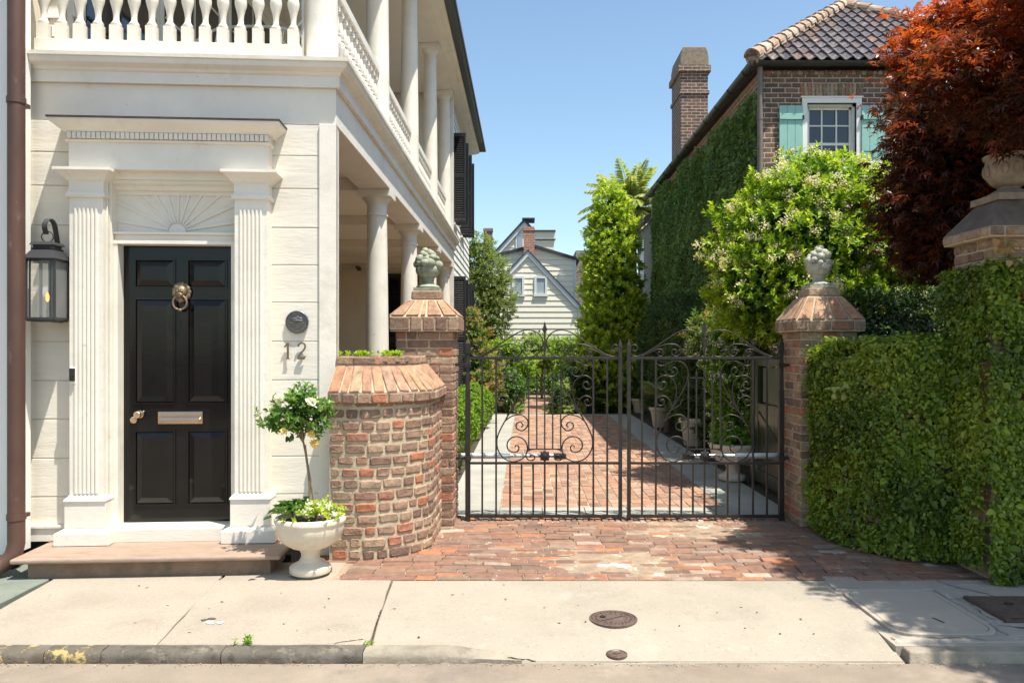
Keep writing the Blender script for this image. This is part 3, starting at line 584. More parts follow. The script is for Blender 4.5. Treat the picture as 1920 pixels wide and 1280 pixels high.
b.prism([(c0[0]+.07*math.cos(PI*k/12),c0[1]-.012+.07*math.sin(PI*k/12)) for k in range(13)],'y',.028,.052)
part(fan,'sunburst',b,'trim',bevel=.002)
b=Fb(); b.box(-1.79,-.79,-.075,.05,3.07,3.13)
b.prism([(.05,2.965),(.035,2.965),(.03,2.99),(.0,3.0),(-.01,3.03),(-.05,3.045),(-.05,3.07),(.05,3.07)],'x',-1.775,-.805); part(H,'lintel_moulding',b,'trim')
# door entablature
b=Fb(); b.box(-2.065,-.515,-.15,.02,3.13,3.37); part(H,'door_frieze',b,'trim',bevel=.002)
pth=[(-2.065,0),(-2.065,-.15),(-.515,-.15),(-.515,0)]
b=Fb(); b.sweep(pth,[(-.1,3.345),(.018,3.345),(.022,3.36),(.008,3.366),(.008,3.415),(.036,3.42),(.040,3.432),(.048,3.437),(.062,3.450),(.082,3.468),(.104,3.484),(.112,3.494),(.112,3.508),(-.1,3.508)]); dc=part(H,'door_cornice',b,'trim',smooth=25)
b=Fb(); x=-2.06
while x<-.53: b.box(x,x+.030,-.187,-.14,3.369,3.416); x+=.0372
part(dc,'dentils',b,'trim')
b=Fb(); b.sweep(pth,[(-.1,3.510),(.118,3.510),(.119,3.523),(-.1,3.523)]); b.box(-2.04,-.53,-.14,-.005,3.509,3.526); part(H,'flashing',b,'cap')
# sill
b=Fb(); b.box(-1.80,-.78,-.115,.11,.155,.262); b.box(-1.80,-.78,-.06,.11,.262,.272); part(H,'door_sill',b,'boards',bevel=.005)
# door
b=Fb(); b.box(-1.745,-.845,.095,.14,.272,2.556); door=part(H,'front_door',b,'blk')
for (s0,s1) in ((-1.645,-1.340),(-1.222,-.920)):
    for (z0,z1) in ((2.220,2.438),(1.262,2.112),(.425,1.020)):
        b=Fb(); y0=.095
        for q in ((s0-.014,s1+.014,z1,z1+.014),(s0-.014,s1+.014,z0-.014,z0),(s0-.014,s0,z0,z1),(s1,s1+.014,z0,z1)): b.box(q[0],q[1],y0-.010,y0+.01,q[2],q[3])
        # recess look: raised field with broad bevel
        i=.052
        vs=[(s0,y0-.001,z0),(s1,y0-.001,z0),(s1,y0-.001,z1),(s0,y0-.001,z1),(s0+i,y0-.024,z0+i),(s1-i,y0-.024,z0+i),(s1-i,y0-.024,z1-i),(s0+i,y0-.024,z1-i)]
        b.add(vs,[(4,5,6,7),(0,1,5,4),(1,2,6,5),(2,3,7,6),(3,0,4,7)])
        part(door,'door_panel',b,'blk')
b=Fb(); b.box(-1.465,-1.105,.08,.1,1.085,1.187); b.frus((-1.46,-1.11,.07,.09,1.158),(-1.46,-1.11,.076,.09,1.183)); b.box(-1.445,-1.125,.062,.09,1.10,1.118); b.prism([(.082,1.148),(.066,1.125),(.064,1.112),(.082,1.112)],'x',-1.45,-1.12); part(door,'mail_slot',b,'brass',bevel=.003)
def knob(s,z,r,fl):
    b=B(FM@Matrix.Translation((s,.095,z))@Matrix.Rotation(PI/2,4,'X')); b.lathe(0,0,[(r*1.0,0),(r*1.0,.006),(r*.45,.010),(r*.4,.03),(r*.9,.042),(r*1.0,.055),(r*.75,.068),(.002,.072)] if not fl else [(r,0),(r,.006),(r*.8,.012),(.002,.014)],20); return b
part(door,'door_knob',knob(-1.615,1.165,.032,False),'brass',smooth=60); part(door,'keyhole_plate',knob(-1.665,1.118,.030,True),'brass',smooth=60)
KN=B(FM@Matrix.Translation((-1.272,.09,2.165)))
for k in range(13):
    a=2*PI*k/13; KN.ball((.055*math.cos(a),-.012-.004*(k%2),.058*math.sin(a)+.01),.026,1,.6,1.1,8)
KN.ball((0,-.028,.01),.050,1,.7,1.05,12); KN.ball((0,-.06,-.018),.026,1.1,.8,.9,10); KN.ball((-.018,-.064,.012),.009,1,1,1,6); KN.ball((.018,-.064,.012),.009,1,1,1,6); KN.ball((0,-.062,.02),.014,.7,.6,1.6,8)
KN.ball((0,-.05,-.055),.022,1,.6,1.3,8); KN.ball((0,-.079,-.006),.009,1.3,.8,.8,6); KN.ball((-.042,-.02,.062),.016,1,.6,1,8); KN.ball((.042,-.02,.062),.016,1,.6,1,8)
part(door,'lion_knocker',KN,'bronze',smooth=60)
b=B(FM@Matrix.Translation((-1.275,.045,2.085))); b.tube([(.056*math.sin(a),-.004,.058*math.cos(a)) for a in [2*PI*k/24 for k in range(25)]],.009,8); b.ball((0,-.004,-.06),.013,1.6,1,1,8); part(door,'knocker_ring',b,'brass' if False else 'bronze',smooth=60)
# house entablature (front returns along the side)
L0=W2(-2.49,0); SE=(CX,17.5)
pth=[L0,(CX,CY),SE]
b=B(); b.sweep(pth,[(-.36,3.56),(.0,3.56),(.0,3.857),(-.36,3.857)]); part(H,'frieze',b,'trim',bevel=.003)
b=B(); b.sweep(pth,[(-.3,3.8575),(.035,3.8575),(.035,3.945),(.05,3.955),(.056,3.975),(.085,3.99),(.105,4.0),(.112,4.02),(.112,4.04),(.128,4.045),(.13,4.075),(-.3,4.075)]); part(H,'cornice',b,'trim',smooth=25)
b=B(); b.box(-4.3,CX-.30,6.75,17.5,3.70,3.80); part(H,'porch_ceiling',b,'ceil')
b=B(); b.box(-4.3,CX-.28,6.9,17.5,4.0,4.073); b.prism([W2(-2.49,.25),W2(-.3,.25),(CX-.28,7.0),(-4.3,7.0)],'z',4.0,4.072); part(H,'porch_floor',b,'trim')
b=B(); b.box(-4.3,CX-.02,6.8,17.5,.2,.42); part(H,'ground_floor_deck',b,'stoneside')
for k in range(1,5):
    yb=6.8+2.6*k; b=B(); b.box(-4.2,CX-.3,yb-.1,yb+.1,3.56,3.705); part(H,'ceiling_beam',b,'ceil')
# columns
def column(x,y,z0,z1,r):
    h=z1-z0; b=B(); pr=[(r*1.0,z0)]
    for i in range(0,9):
        t=i/8; pr.append((r*(1-.20*t**1.4),z0+.08+(h-.42)*t))
    rt=r*.80; zt=z1
    pr=[(r*1.18,z0),(r*1.18,z0+.05),(r*1.02,z0+.075)]+pr[1:]+[(rt*1.0,zt-.30),(rt*1.12,zt-.295),(rt*1.12,zt-.275),(rt,zt-.265),(rt,zt-.16),(rt*1.08,zt-.15),(rt*1.1,zt-.135),(rt*1.35,zt-.10),(rt*1.4,zt-.085)]
    b.lathe(x,y,pr,28); c=part(H,'column',b,'trim',smooth=35)
    q=B(); a=rt*1.62; q.box(x-a,x+a,y-a,y+a,zt-.0855,zt-.0005); part(c,'abacus',q,'trim',bevel=.003)
XC=-1.75
for k in range(1,5): column(XC,6.8+2.6*k,.42,3.56,.145)
for k in range(5): column(XC,6.83+2.6*k,4.075,7.26,.142)
# balustrades
def balprof():
    return [(.030,.128),(.041,.134),(.043,.146),(.033,.158),(.024,.175),(.023,.21),(.028,.25),(.038,.29),(.048,.325),(.050,.355),(.042,.385),(.030,.40),(.046,.405),(.047,.418),(.031,.424),(.041,.445),(.036,.50),(.027,.55),(.023,.59),(.032,.615),(.042,.624),(.040,.636),(.030,.640)]
b=B(Matrix.Translation((0,0,0))); b.lathe(0,0,balprof(),16); b.box(-.041,.041,-.041,.041,0,.129); b.box(-.036,.036,-.036,.036,.639,.72)
balme=mesh('baluster',b,'trim',(0,0,0),35)
def baluster(par,x,y,z,rz=0):
    o=bpy.data.objects.new('baluster',balme); COL.objects.link(o); o.parent=par; r=ROOT[par.name]; o.location=(x-r.x,y-r.y,z-r.z); o.rotation_euler=(0,0,rz)
b=Fb(); b.box(-2.42,-.30,.02,.125,4.076,4.225); rl=part(H,'balustrade',b,'trim',bevel=.004)
b=Fb(); b.box(-2.42,-.30,.02,.125,4.947,5.025); part(rl,'top_rail',b,'trim')
for k in range(15): p=W2(-.362-.1432*k,.0725); baluster(rl,p[0],p[1],4.226,TH)
for k in range(4):
    y0=6.83+2.6*k+.14; y1=6.83+2.6*(k+1)-.14
    b=B(); b.box(XC-.04,XC+.045,y0,y1,4.076,4.19); rl=part(H,'balustrade',b,'trim',bevel=.004)
    b=B(); b.box(XC-.05,XC+.055,y0,y1,4.912,4.99); part(rl,'top_rail',b,'trim')
    n=15
    for i in range(n): baluster(rl,XC,y0+(y1-y0)*(i+.5)/n,4.191)
# side porch low rail on the ground floor is hidden; upper entablature, eaves, gutter
b=B(); b.sweep([(-4.2,6.62),(CX-.02,6.62),(CX-.02,17.6),(CX-.02,23.0)],[(-.34,7.262),(0,7.262),(.0,7.285),(.04,7.29),(.05,7.31),(.16,7.320),(.18,7.335),(.23,7.34),(.265,7.36),(.265,7.50),(-.34,7.5)]); part(H,'eave_cornice',b,'trim',smooth=25)
b=B(); b.box(-4.3,CX-.3,6.9,17.5,7.34,7.42); part(H,'upper_porch_ceiling',b,'ceil')
b=B(); b.sweep([(-4.6,6.62),(CX-.02,6.62),(CX-.02,21.9)],[(.268,7.375),(.37,7.365),(.405,7.40),(.41,7.485),(.268,7.485)])
g=part(H,'gutter',b,'grey',smooth=30)
b=B(); b.add([(CX+.42,6.2,7.51),(CX+.42,23.2,7.51),(-5.2,23.2,10.2),(-5.2,9.8,10.2),(-9.6,6.2,7.51),(-9.6,23.2,7.51),(CX+.42,6.2,7.44),(CX+.42,23.2,7.44),(-9.6,6.2,7.44),(-9.6,23.2,7.44)],[(0,1,2,3),(0,3,4),(4,3,2,5),(1,5,2),(6,8,9,7),(0,4,8,6),(0,6,7,1)]); part(H,'roof',b,'roofplain')
# main body
b=B(); b.box(-9.3,-4.20,7.2,23.0,0,7.44); b.box(-4.2,CX-.08,17.55,23.0,0,7.44); b.box(-9.3,-4.12,6.5,7.2,0,7.44); part(H,'body_wall',b,'plank')
def claps(b,p0,p1,z0,z1,h,nrm,th=.022,lap=.008):
    p0=V(p0);p1=V(p1);n=V(nrm); z=z0; ln=(p1-p0).length
    while z<z1-.01:
        zt=min(z+h,z1); a=[p0+n*(lap+th),p1+n*(lap+th),p1+n*lap,p0+n*lap]
        vs=[(a[0].x,a[0].y,z),(a[1].x,a[1].y,z),(a[2].x,a[2].y,zt),(a[3].x,a[3].y,zt),(p0.x,p0.y,z),(p1.x,p1.y,z),(p1.x,p1.y,zt),(p0.x,p0.y,zt)]
        b.add(vs,[(0,1,2,3),(0,4,5,1),(1,5,6,2),(0,3,7,4)]); z=zt
b=B(); claps(b,(CX-.08,17.72),(CX-.08,23.0),.0,7.26,.17,(1,0)); part(H,'side_clapboards',b,'wht')
b=B(); claps(b,(-4.12,6.98),(-4.12,17.5),4.08,7.34,.16,(1,0)); claps(b,(-4.18,6.9),(-3.99,6.9),4.08,7.34,.16,(0,-1)); part(H,'porch_clapboards',b,'wht')
b=B(); b.box(CX-.09,CX-.02,17.5,17.72,0,7.26); part(H,'end_board',b,'trim'); b=B(); b.box(-4.2,-3.98,6.92,7.0,4.076,7.26); part(H,'end_board',b,'trim')
# dark doors and windows of the upper porch wall, widened to darken its inside
for (y0,y1,z1,nm) in ((7.35,8.55,6.75,'porch_door'),(8.95,10.5,6.75,'porch_window'),(11.0,12.6,6.75,'porch_window')):
    b=B(); b.box(-4.1,-4.055,y0-.1,y1+.1,4.08,z1+.1); f=part(H,nm,b,'trim')
    b=B(); b.box(-4.06,-4.045,y0,y1,4.10,z1); part(f,'pane',b,'glass')
    b=B()
    for k in range(1,4): z=4.1+(z1-4.1)*k/4; b.box(-4.05,-4.03,y0,y1,z-.012,z+.012)
    b.box(-4.05,-4.03,(y0+y1)/2-.012,(y0+y1)/2+.012,4.1,z1); part(f,'glazing_bar',b,'trim' if nm!='porch_door' else 'shut')
# ground floor end wall door
def louver(par,x0,x1,y,z0,z1,nm='shutter',face=-1):
    b=B(); d=.035; b.box(x0,x0+.045,y,y+d,z0,z1); b.box(x1-.045,x1,y,y+d,z0,z1)
    zm=(z0+z1)/2
    for z in (z0,zm-.04,z1-.08): b.box(x0+.045,x1-.045,y+.002,y+d-.002,z,z+.08)
    z=z0+.09
    while z<z1-.1:
        if not(zm-.07<z<zm+.04): b.add([(x0+.045,y+.004,z),(x1-.045,y+.004,z),(x1-.045,y+.03,z+.032),(x0+.045,y+.03,z+.032),(x0+.045,y+.010,z-.004),(x1-.045,y+.010,z-.004),(x1-.045,y+.034,z+.028),(x0+.045,y+.034,z+.028)],[(0,1,2,3),(7,6,5,4),(0,4,5,1),(3,2,6,7)])
        z+=.04
    b.box(x0+.04,x1-.04,y+.034,y+.036,z0,z1)
    return part(par,nm,b,'shut')
louver(H,-3.08,-2.72,17.49,.45,3.36); louver(H,-2.70,-2.34,17.49,.45,3.36)
for y in (17.85,18.75,19.9,20.8):
    x1=-1.335; louver(H,-1.64,x1,y,4.62,6.55); louver(H,-1.64,x1,y,.55,3.34)
for (y0,y1) in ((17.95,18.7),(20.0,20.75)):
    for (z0,z1) in ((4.62,6.55),(.55,3.34)):
        b=B(); b.box(-1.66,-1.605,y0-.06,y1+.06,z0-.08,z1+.08); b.box(-1.66,-1.57,y0-.1,y1+.1,z0-.12,z0-.08); f=part(H,'window',b,'trim'); b=B(); b.box(-1.61,-1.60,y0,y1,z0,z1); part(f,'pane',b,'glass')
b=B(); b.box(-3.66,-3.60,17.30,17.49,3.42,3.50); b.box(-3.64,-3.61,17.1,17.3,3.44,3.49); part(H,'security_camera',b,'plastic')
b=B(); b.box(-4.12,-4.06,8.2,9.2,.45,3.0); part(H,'ground_floor_door',b,'shut')
b=B(); b.box(-4.12,-4.08,6.9,17.5,3.45,3.69); b.box(-4.12,CX-.3,17.42,17.49,3.5,3.69); part(H,'ceiling_moulding',b,'ceil')

# wrought-iron things on the upper porch
def pk(pts): return cr(pts,6)
t=thing('porch_settee','white wire garden settee with ringed back behind the upper balusters','settee',(-3.1,8.6,4.08))
b=B()
for x in (-3.7,-2.5): b.tube([(x,8.9,4.08),(x,8.95,4.55),(x-.02,9.0,5.2)],.014); b.tube([(x,8.4,4.08),(x,8.4,4.5)],.014); b.tube(pk([(x,8.95,4.8),(x,8.7,4.9),(x,8.4,4.78),(x,8.4,4.5)]),.013)
part(t,'frame',b,'wht',smooth=60)
b=B(); b.tube(pk([(-3.72,9.0,5.18),(-3.5,9.02,5.32),(-3.1,9.03,5.36),(-2.7,9.02,5.32),(-2.48,9.0,5.18)]),.016); b.tube([(-3.7,8.97,4.66),(-2.5,8.97,4.66)],.014)
for k in range(5): x=-3.6+k*.25; b.tube([(x+.11*math.cos(a),9.0,4.93+.11*math.sin(a)) for a in [2*PI*i/16 for i in range(17)]],.008,5); b.tube(pk([(x,8.98,4.66),(x+.05,8.99,4.9),(x+.12,9.01,5.3)]),.008,5)
part(t,'back',b,'wht',smooth=60)
b=B(); b.box(-3.72,-2.48,8.38,8.98,4.49,4.53); part(t,'seat',b,'wht')
t=thing('porch_chair','white wire garden chair with a curled back near the corner column of the upper porch','chair',(-2.25,8.3,4.08))
b=B()
for dx in (-.25,.25):
    b.tube(pk([(-2.25+dx,8.55,4.08),(-2.25+dx,8.55,4.5),(-2.25+dx*1.1,8.66,5.15)]),.013); b.tube([(-2.25+dx,8.1,4.08),(-2.25+dx,8.1,4.5)],.013); b.tube(pk([(-2.25+dx,8.62,4.85),(-2.25+dx,8.3,4.88),(-2.25+dx,8.05,4.80),(-2.25+dx,8.03,4.68),(-2.25+dx,8.1,4.66)]),.012)
part(t,'frame',b,'wht',smooth=60)
b=B(); b.tube(pk([(-2.53,8.66,5.15),(-2.4,8.68,5.3),(-2.25,8.68,5.34),(-2.1,8.68,5.3),(-1.97,8.66,5.15)]),.013)
for k in range(7): a=PI*(k+.5)/7; b.tube([(-2.25,8.58,4.55),(-2.25+.27*math.cos(a),8.67,4.95+.36*math.sin(a))],.007,5)
part(t,'back',b,'wht',smooth=60); b=B(); b.lathe(-2.25,8.32,[(.27,4.49),(.27,4.52),(.01,4.52)],20); part(t,'seat',b,'wht')
t=thing('lace_iron_post','white lace ironwork post beside the corner column on the upper porch','post',(-1.98,7.35,4.075))
b=B(); b.box(-2.06,-2.035,7.33,7.35,4.075,7.26); b.box(-1.90,-1.875,7.33,7.35,4.075,7.26); part(t,'frame',b,'wht')
b=B(); z=4.15
while z<6.0:
    for sx in (1,-1): b.tube(pk([(-1.968,7.34,z),(-1.968+sx*.05,7.34,z+.03),(-1.968+sx*.055,7.34,z+.09),(-1.968+sx*.02,7.34,z+.11),(-1.968+sx*.015,7.34,z+.07)]),.008,5)
    b.ball((-1.968,7.34,z+.16),.022,1,.4,1,8); z+=.19
part(t,'scrollwork',b,'wht',smooth=60)

# things fixed to the facade
t=thing('door_number','bronze house number 12 on the cream boards right of the door','house number',tuple(FM@V((-.31,0,1.62))))
def stroke(b,pts,w,y0,y1):
    L=[];Rr=[]
    for i,p in enumerate(pts):
        d=V(pts[min(i+1,len(pts)-1)])-V(pts[max(i-1,0)]); d.normalize(); wv=w[i] if isinstance(w,list) else w; L.append((p[0]-d.y*wv,p[1]+d.x*wv)); Rr.append((p[0]+d.y*wv,p[1]-d.x*wv))
    n=len(pts)
    vs=[(x,y0,z) for x,z in L]+[(x,y0,z) for x,z in Rr]+[(x,y1,z) for x,z in L]+[(x,y1,z) for x,z in Rr]
    fs=[]
    for i in range(n-1): fs+=[(i,i+1,n+i+1,n+i),(2*n+i,3*n+i,3*n+i+1,2*n+i+1),(i,2*n+i,2*n+i+1,i+1),(n+i,n+i+1,3*n+i+1,3*n+i)]
    fs+=[(0,n,3*n,2*n),(n-1,3*n-1,4*n-1,2*n-1)]
    b.add(vs,fs)
b=Fb(); b.prism([(-.392,1.757),(-.378,1.757),(-.378,1.632),(-.370,1.625),(-.370,1.620),(-.402,1.620),(-.402,1.625),(-.394,1.632),(-.394,1.728),(-.412,1.716),(-.418,1.722)],'y',-.032,-.020); part(t,'digit',b,'number',bevel=.001)
b=Fb(); pts=[(-.300,1.722),(-.300,1.735),(-.290,1.748),(-.274,1.754),(-.255,1.748),(-.246,1.732),(-.248,1.712),(-.260,1.692),(-.280,1.672),(-.296,1.650),(-.303,1.634)]
stroke(b,[tuple(p)[:2] for p in [V((x,z,0)) for x,z in pts]],.0065,-.032,-.020); b.prism([(-.308,1.636),(-.262,1.638),(-.243,1.650),(-.240,1.648),(-.252,1.618),(-.306,1.618)],'y',-.0325,-.0195); part(t,'digit',b,'number')
pc=(-.313,1.925)
t=thing('award_plaque','round dark cast metal award plaque above the number twelve','plaque',tuple(FM@V((pc[0],0,pc[1]-.093))))
b=B(FM@Matrix.Translation((pc[0],-.004,pc[1]))@Matrix.Rotation(PI/2,4,'X')); b.lathe(0,0,[(.088,0),(.093,.004),(.094,.022),(.090,.026),(.084,.026),(.082,.021),(.066,.021),(.065,.023),(.062,.023),(.061,.020),(.001,.020)],48); part(t,'disc',b,'pewter')
b=Fb()
for (x,z,r,sx,sz) in ((-.02,.022,.02,1.5,.8),(.022,.024,.02,1.2,.9),(0,.040,.014,1.4,.7),(0,.01,.03,1.6,.35),(-.035,.012,.012,1,1),(.037,.012,.012,1,1)): b.ball((pc[0]+x,-.024,pc[1]+z),r,sx,.25,sz,10)
part(t,'relief',b,'pewter',smooth=60)
def txt(body,size,mtx,parent,name='lettering',mt='pewter',ext=.0015):
    cu=bpy.data.curves.new('t','FONT'); cu.body=body; cu.size=size; cu.extrude=ext; cu.align_x='CENTER'; cu.align_y='CENTER'; cu.resolution_u=2
    ob=bpy.data.objects.new('t',cu); COL.objects.link(ob); dg=bpy.context.evaluated_depsgraph_get(); me=bpy.data.meshes.new_from_object(ob.evaluated_get(dg)); bpy.data.objects.remove(ob)
    b=B(mtx); b.add([tuple(v.co) for v in me.vertices],[tuple(p.vertices) for p in me.polygons]); bpy.data.meshes.remove(me); return b
def join(bs):
    r=B()
    for q in bs: o=len(r.v); r.v+=q.v; r.f+=[tuple(i+o for i in f) for f in q.f]; r.t+=q.t
    return r
PM=lambda x,z,rot=0: FM@Matrix.Translation((pc[0]+x,-.0255,pc[1]+z))@Matrix.Rotation(PI/2,4,'X')@Matrix.Rotation(rot,4,'Z')
bs=[txt('CAROLOPOLIS',.0185,PM(0,-.008),t),txt('CONDITA A.D.',.0155,PM(0,-.027),t),txt('1670',.0155,PM(0,-.044),t)]
s_='PRESERVATION SOCIETY OF CHARLESTON'
for i,ch in enumerate(s_):
    if ch==' ': continue
    a=R(200+140*i/(len(s_)-1)); bs.append(txt(ch,.015,PM(.073*math.cos(a),.073*math.sin(a),a+PI/2),t))
for i,ch in enumerate('AWARD'):
    a=R(112-11*i); bs.append(txt(ch,.017,PM(.074*math.cos(a),.074*math.sin(a),a-PI/2),t))
part(t,'lettering',join(bs),'urn2')
t=thing('doorbell','small black and white doorbell on the left pilaster','doorbell',tuple(FM@V((-2.028,-.15,1.43))))
b=Fb(); b.box(-2.05,-2.003,-.166,-.15,1.428,1.555); part(t,'mount',b,'wht',bevel=.003)
b=Fb(); b.box(-2.047,-2.006,-.182,-.165,1.45,1.552); part(t,'faceplate',b,'plastic',bevel=.004)
b=B(FM@Matrix.Translation((-2.027,-.182,1.492))@Matrix.Rotation(PI/2,4,'X')); b.lathe(0,0,[(.015,0),(.014,.004),(.01,.003),(.001,.003)],16); part(t,'button',b,'plastic')
# gas lantern
LM=FM@Matrix.Translation((-2.20,-.20,0))
t=thing('wall_lantern','black metal gas lantern with a burning flame left of the door','lantern',tuple(FM@V((-2.2,-.2,1.92))))
b=B(LM); h=.105; z0,z1=1.93,2.405
for sx in (-1,1):
    for sy in (-1,1): b.box(sx*h-.009,sx*h+.009,sy*h-.009,sy*h+.009,z0,z1)
for z in (z0-.004,z1-.02):
    for s_ in (-1,1): b.box(-h,h,s_*h-.007,s_*h+.007,z,z+.022); b.box(s_*h-.007,s_*h+.007,-h,h,z,z+.022)
for s_ in (-1,1): b.box(s_*.078-.006,s_*.078+.006,-h-.006,-h+.006,z0,z1)
b.box(-h,h,-h,h,z0-.012,z0-.004); b.box(-.045,h-.01,h-.012,h-.004,z0+.02,z1-.02); fr=part(t,'frame',b,'lamp',bevel=.002)  # includes a dark back plate added to darken the lantern's inside
b=B(LM)
for s_ in (-1,1): b.box(-h+.009,h-.009,s_*(h-.001)-.001,s_*(h-.001)+.001,z0+.02,z1-.02); b.box(s_*(h-.001)-.001,s_*(h-.001)+.001,-h+.009,h-.009,z0+.02,z1-.02)
part(t,'glass',b,'lampglass')
b=B(LM); b.frus((-.125,.125,-.125,.125,2.405),(-.08,.08,-.08,.08,2.475)); b.box(-.127,.127,-.127,.127,2.400,2.406); b.box(-.072,.072,-.072,.072,2.474,2.512); b.frus((-.092,.092,-.092,.092,2.512),(-.080,.080,-.080,.080,2.535)); b.frus((-.08,.08,-.08,.08,2.535),(-.02,.02,-.02,.02,2.547))
for k in range(9):
    for s_ in (-1,1): b.ball((-.08+.02*k,s_*.076,2.483),.008,1,1,1,6); b.ball((s_*.076,-.08+.02*k,2.483),.008,1,1,1,6)
part(t,'roof',b,'lamp')
b=B(LM); b.tube([(.045*math.cos(a),0,2.583+.042*math.sin(a)) for a in [2*PI*k/20 for k in range(21)]],.005,6); part(t,'hanging_ring',b,'lamp',smooth=60)
b=B(LM); pts=[(.0,-.02,2.60),(.0,-.045,2.65),(.0,-.03,2.70),(.0,.03,2.73),(.0,.10,2.70),(.0,.14,2.6),(.0,.17,2.45),(0,.185,2.3)]
pts=cr(pts,6)
for a,c in zip(pts[:-1],pts[1:]): b.slab([(-.02,a.y,a.z),(-.02,c.y,c.z),(.02,c.y,c.z),(.02,a.y,a.z)],.005)
b.box(-.02,.02,.10,.2,1.915,1.928); b.box(-.015,.015,.185,.199,1.92,2.5); part(t,'bracket',b,'lamp')
b=B(LM); b.lathe(0,0,[(.02,z0),(.02,z0+.01),(.008,z0+.02),(.007,z0+.06),(.012,z0+.07),(.006,z0+.085),(.006,z0+.13),(.009,z0+.135),(.003,z0+.14)],10); part(t,'burner',b,'rust')
b=B(LM); b.lathe(0,0,[(.005,z0+.145),(.013,z0+.165),(.012,z0+.19),(.004,z0+.215)],10); part(t,'flame',b,'flame',smooth=60)

# sandstone step
def stonestep():
    t=thing('stone_step','brown sandstone doorstep in front of the black door','step',(-2.76,6.15,0))
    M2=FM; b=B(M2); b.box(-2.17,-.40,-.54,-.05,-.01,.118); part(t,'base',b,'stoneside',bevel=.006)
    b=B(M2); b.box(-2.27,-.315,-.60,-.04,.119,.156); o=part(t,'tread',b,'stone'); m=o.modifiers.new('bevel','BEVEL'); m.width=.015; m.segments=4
stonestep()

# ------------------------------------------------------------------ neighbour house at the left edge
N_=thing('neighbour_house','white clapboard house edge at the far left with a brown copper downpipe','house',(-4.4,6.12,0))
b=B(); b.box(-9,-3.95,6.14,6.36,.12,12); part(N_,'wall',b,'wht')
b=B(); claps(b,(-9,6.14),(-3.965,6.14),.14,12,.185,(0,-1),.026,.006); part(N_,'clapboards',b,'wht')
b=B(); b.box(-4.02,-3.955,6.085,6.13,.13,12); part(N_,'corner_board',b,'wht',bevel=.003)
b=B(); b.box(-9,-3.97,6.16,6.34,-.02,.12); part(N_,'foundation',b,'plinth')
b=B(); px,py=-3.835,6.0; b.tube([(px,py,12),(px,py,8),(px,py,4),(px,py,.28)]+[tuple(p) for p in cr([(px,py,.24),(px-.02,py-.02,.15),(px-.09,py-.07,.08),(px-.18,py-.14,.045)],5)],.060,18); dp=part(N_,'downpipe',b,'copper',smooth=40)
for z in (3.55,.42): b=B(); b.lathe(px,py,[(.060,z),(.066,z),(.066,z+.045),(.060,z+.045)],20,cap=False); b.box(px-.02,px+.02,py+.06,py+.14,z,z+.03); part(dp,'strap',b,'copper')

# ================================================================== BRICK WALLS, PIERS
class Path:
    def __init__(s,pts):
        s.p=[V((p[0],p[1],0)) for p in pts]; s.l=[0]
        for a,c in zip(s.p[:-1],s.p[1:]): s.l.append(s.l[-1]+(c-a).length)
        s.L=s.l[-1]
    def at(s,t):
        t=max(0,min(s.L,t)); i=0
        while i<len(s.p)-2 and s.l[i+1]<t: i+=1
        d=(s.p[i+1]-s.p[i]); q=s.p[i]+d*((t-s.l[i])/d.length)
        def tg(j): return (s.p[min(j+1,len(s.p)-1)]-s.p[max(j-1,0)]).normalized()
        f=(t-s.l[i])/d.length; tn=(tg(i)*(1-f)+tg(i+1)*f).normalized(); return q,tn,V((tn.y,-tn.x,0))
cw=[(-1.585,6.425),(-1.48,6.41),(-1.38,6.40)]+[(-1.38+.58*math.sin(a),6.98-.58*math.cos(a)) for a in [PI/2*k/12 for k in range(1,13)]]+[(-.80,7.2),(-.80,7.45),(-.80,7.63)]
PW=Path(cw)
wl=thing('curved_brick_wall','low curved wall of reddish brick with sloping coping between the house corner and the gate pier','wall',(-1.1,6.9,0))
b=B(); z=.005; c=0; UP=V((0,0,1))
while z<1.25:
    h=.0945; t=-.05+random.uniform(0,.1)
    while t<PW.L:
        wd=random.choice((random.uniform(.10,.135),random.uniform(.13,.17),random.uniform(.17,.205)))
        if t+wd>0.03:
            a=max(t,.0); q,tn,nn=PW.at((a+t+wd)/2); w_=t+wd-a
            if w_>.03: b.brick(q+nn*random.uniform(-.003,.004)+UP*(z+h/2-.004+random.uniform(-.003,.003)),tn,nn,UP,w_-.022,h-random.uniform(.020,.028),.05,ch=.009,jit=.004)
        t+=wd
    z+=h; c+=1
part(wl,'brickwork',b,'brick')
b=B(); pp=[(p.x,p.y) for p in PW.p]; b.sweep(pp,[(-.34,-.02),(-.009,-.02),(-.009,1.27),(.02,1.27),(.030,1.355),(-.155,1.56),(-.16,1.638),(-.34,1.638)]); part(wl,'mortar_core',b,'mortar')
b=B(); t=.0
while t<PW.L-.02:   # lip course
    wd=random.choice((.115,.13,.11,.19)); q,tn,nn=PW.at(t+wd/2); b.brick(q+nn*.040+UP*1.308,tn,nn,UP,wd-.014,.076,.06,jit=.004); t+=wd
part(wl,'lip_course',b,'brick')
b=B(); t=0
sl_=(V((0,0,1.565-1.352))); 
while t<PW.L-.02:   # sloping bricks
    wd=random.choice((.098,.105,.07,.10,.09)); q,tn,nn=PW.at(t+wd/2); lo=q+nn*.040+UP*1.352; hi=q-nn*.150+UP*1.572; ez=(hi-lo).normalized(); no=tn.cross(ez); no=no if no.z>0 else -no
    b.brick((lo+hi)/2+no*.006,tn,no,ez,wd-.016,(hi-lo).length-.02,.04,ch=.006,jit=.003); t+=wd
part(wl,'sloping_coping',b,'copebrick')
b=B(); t=0
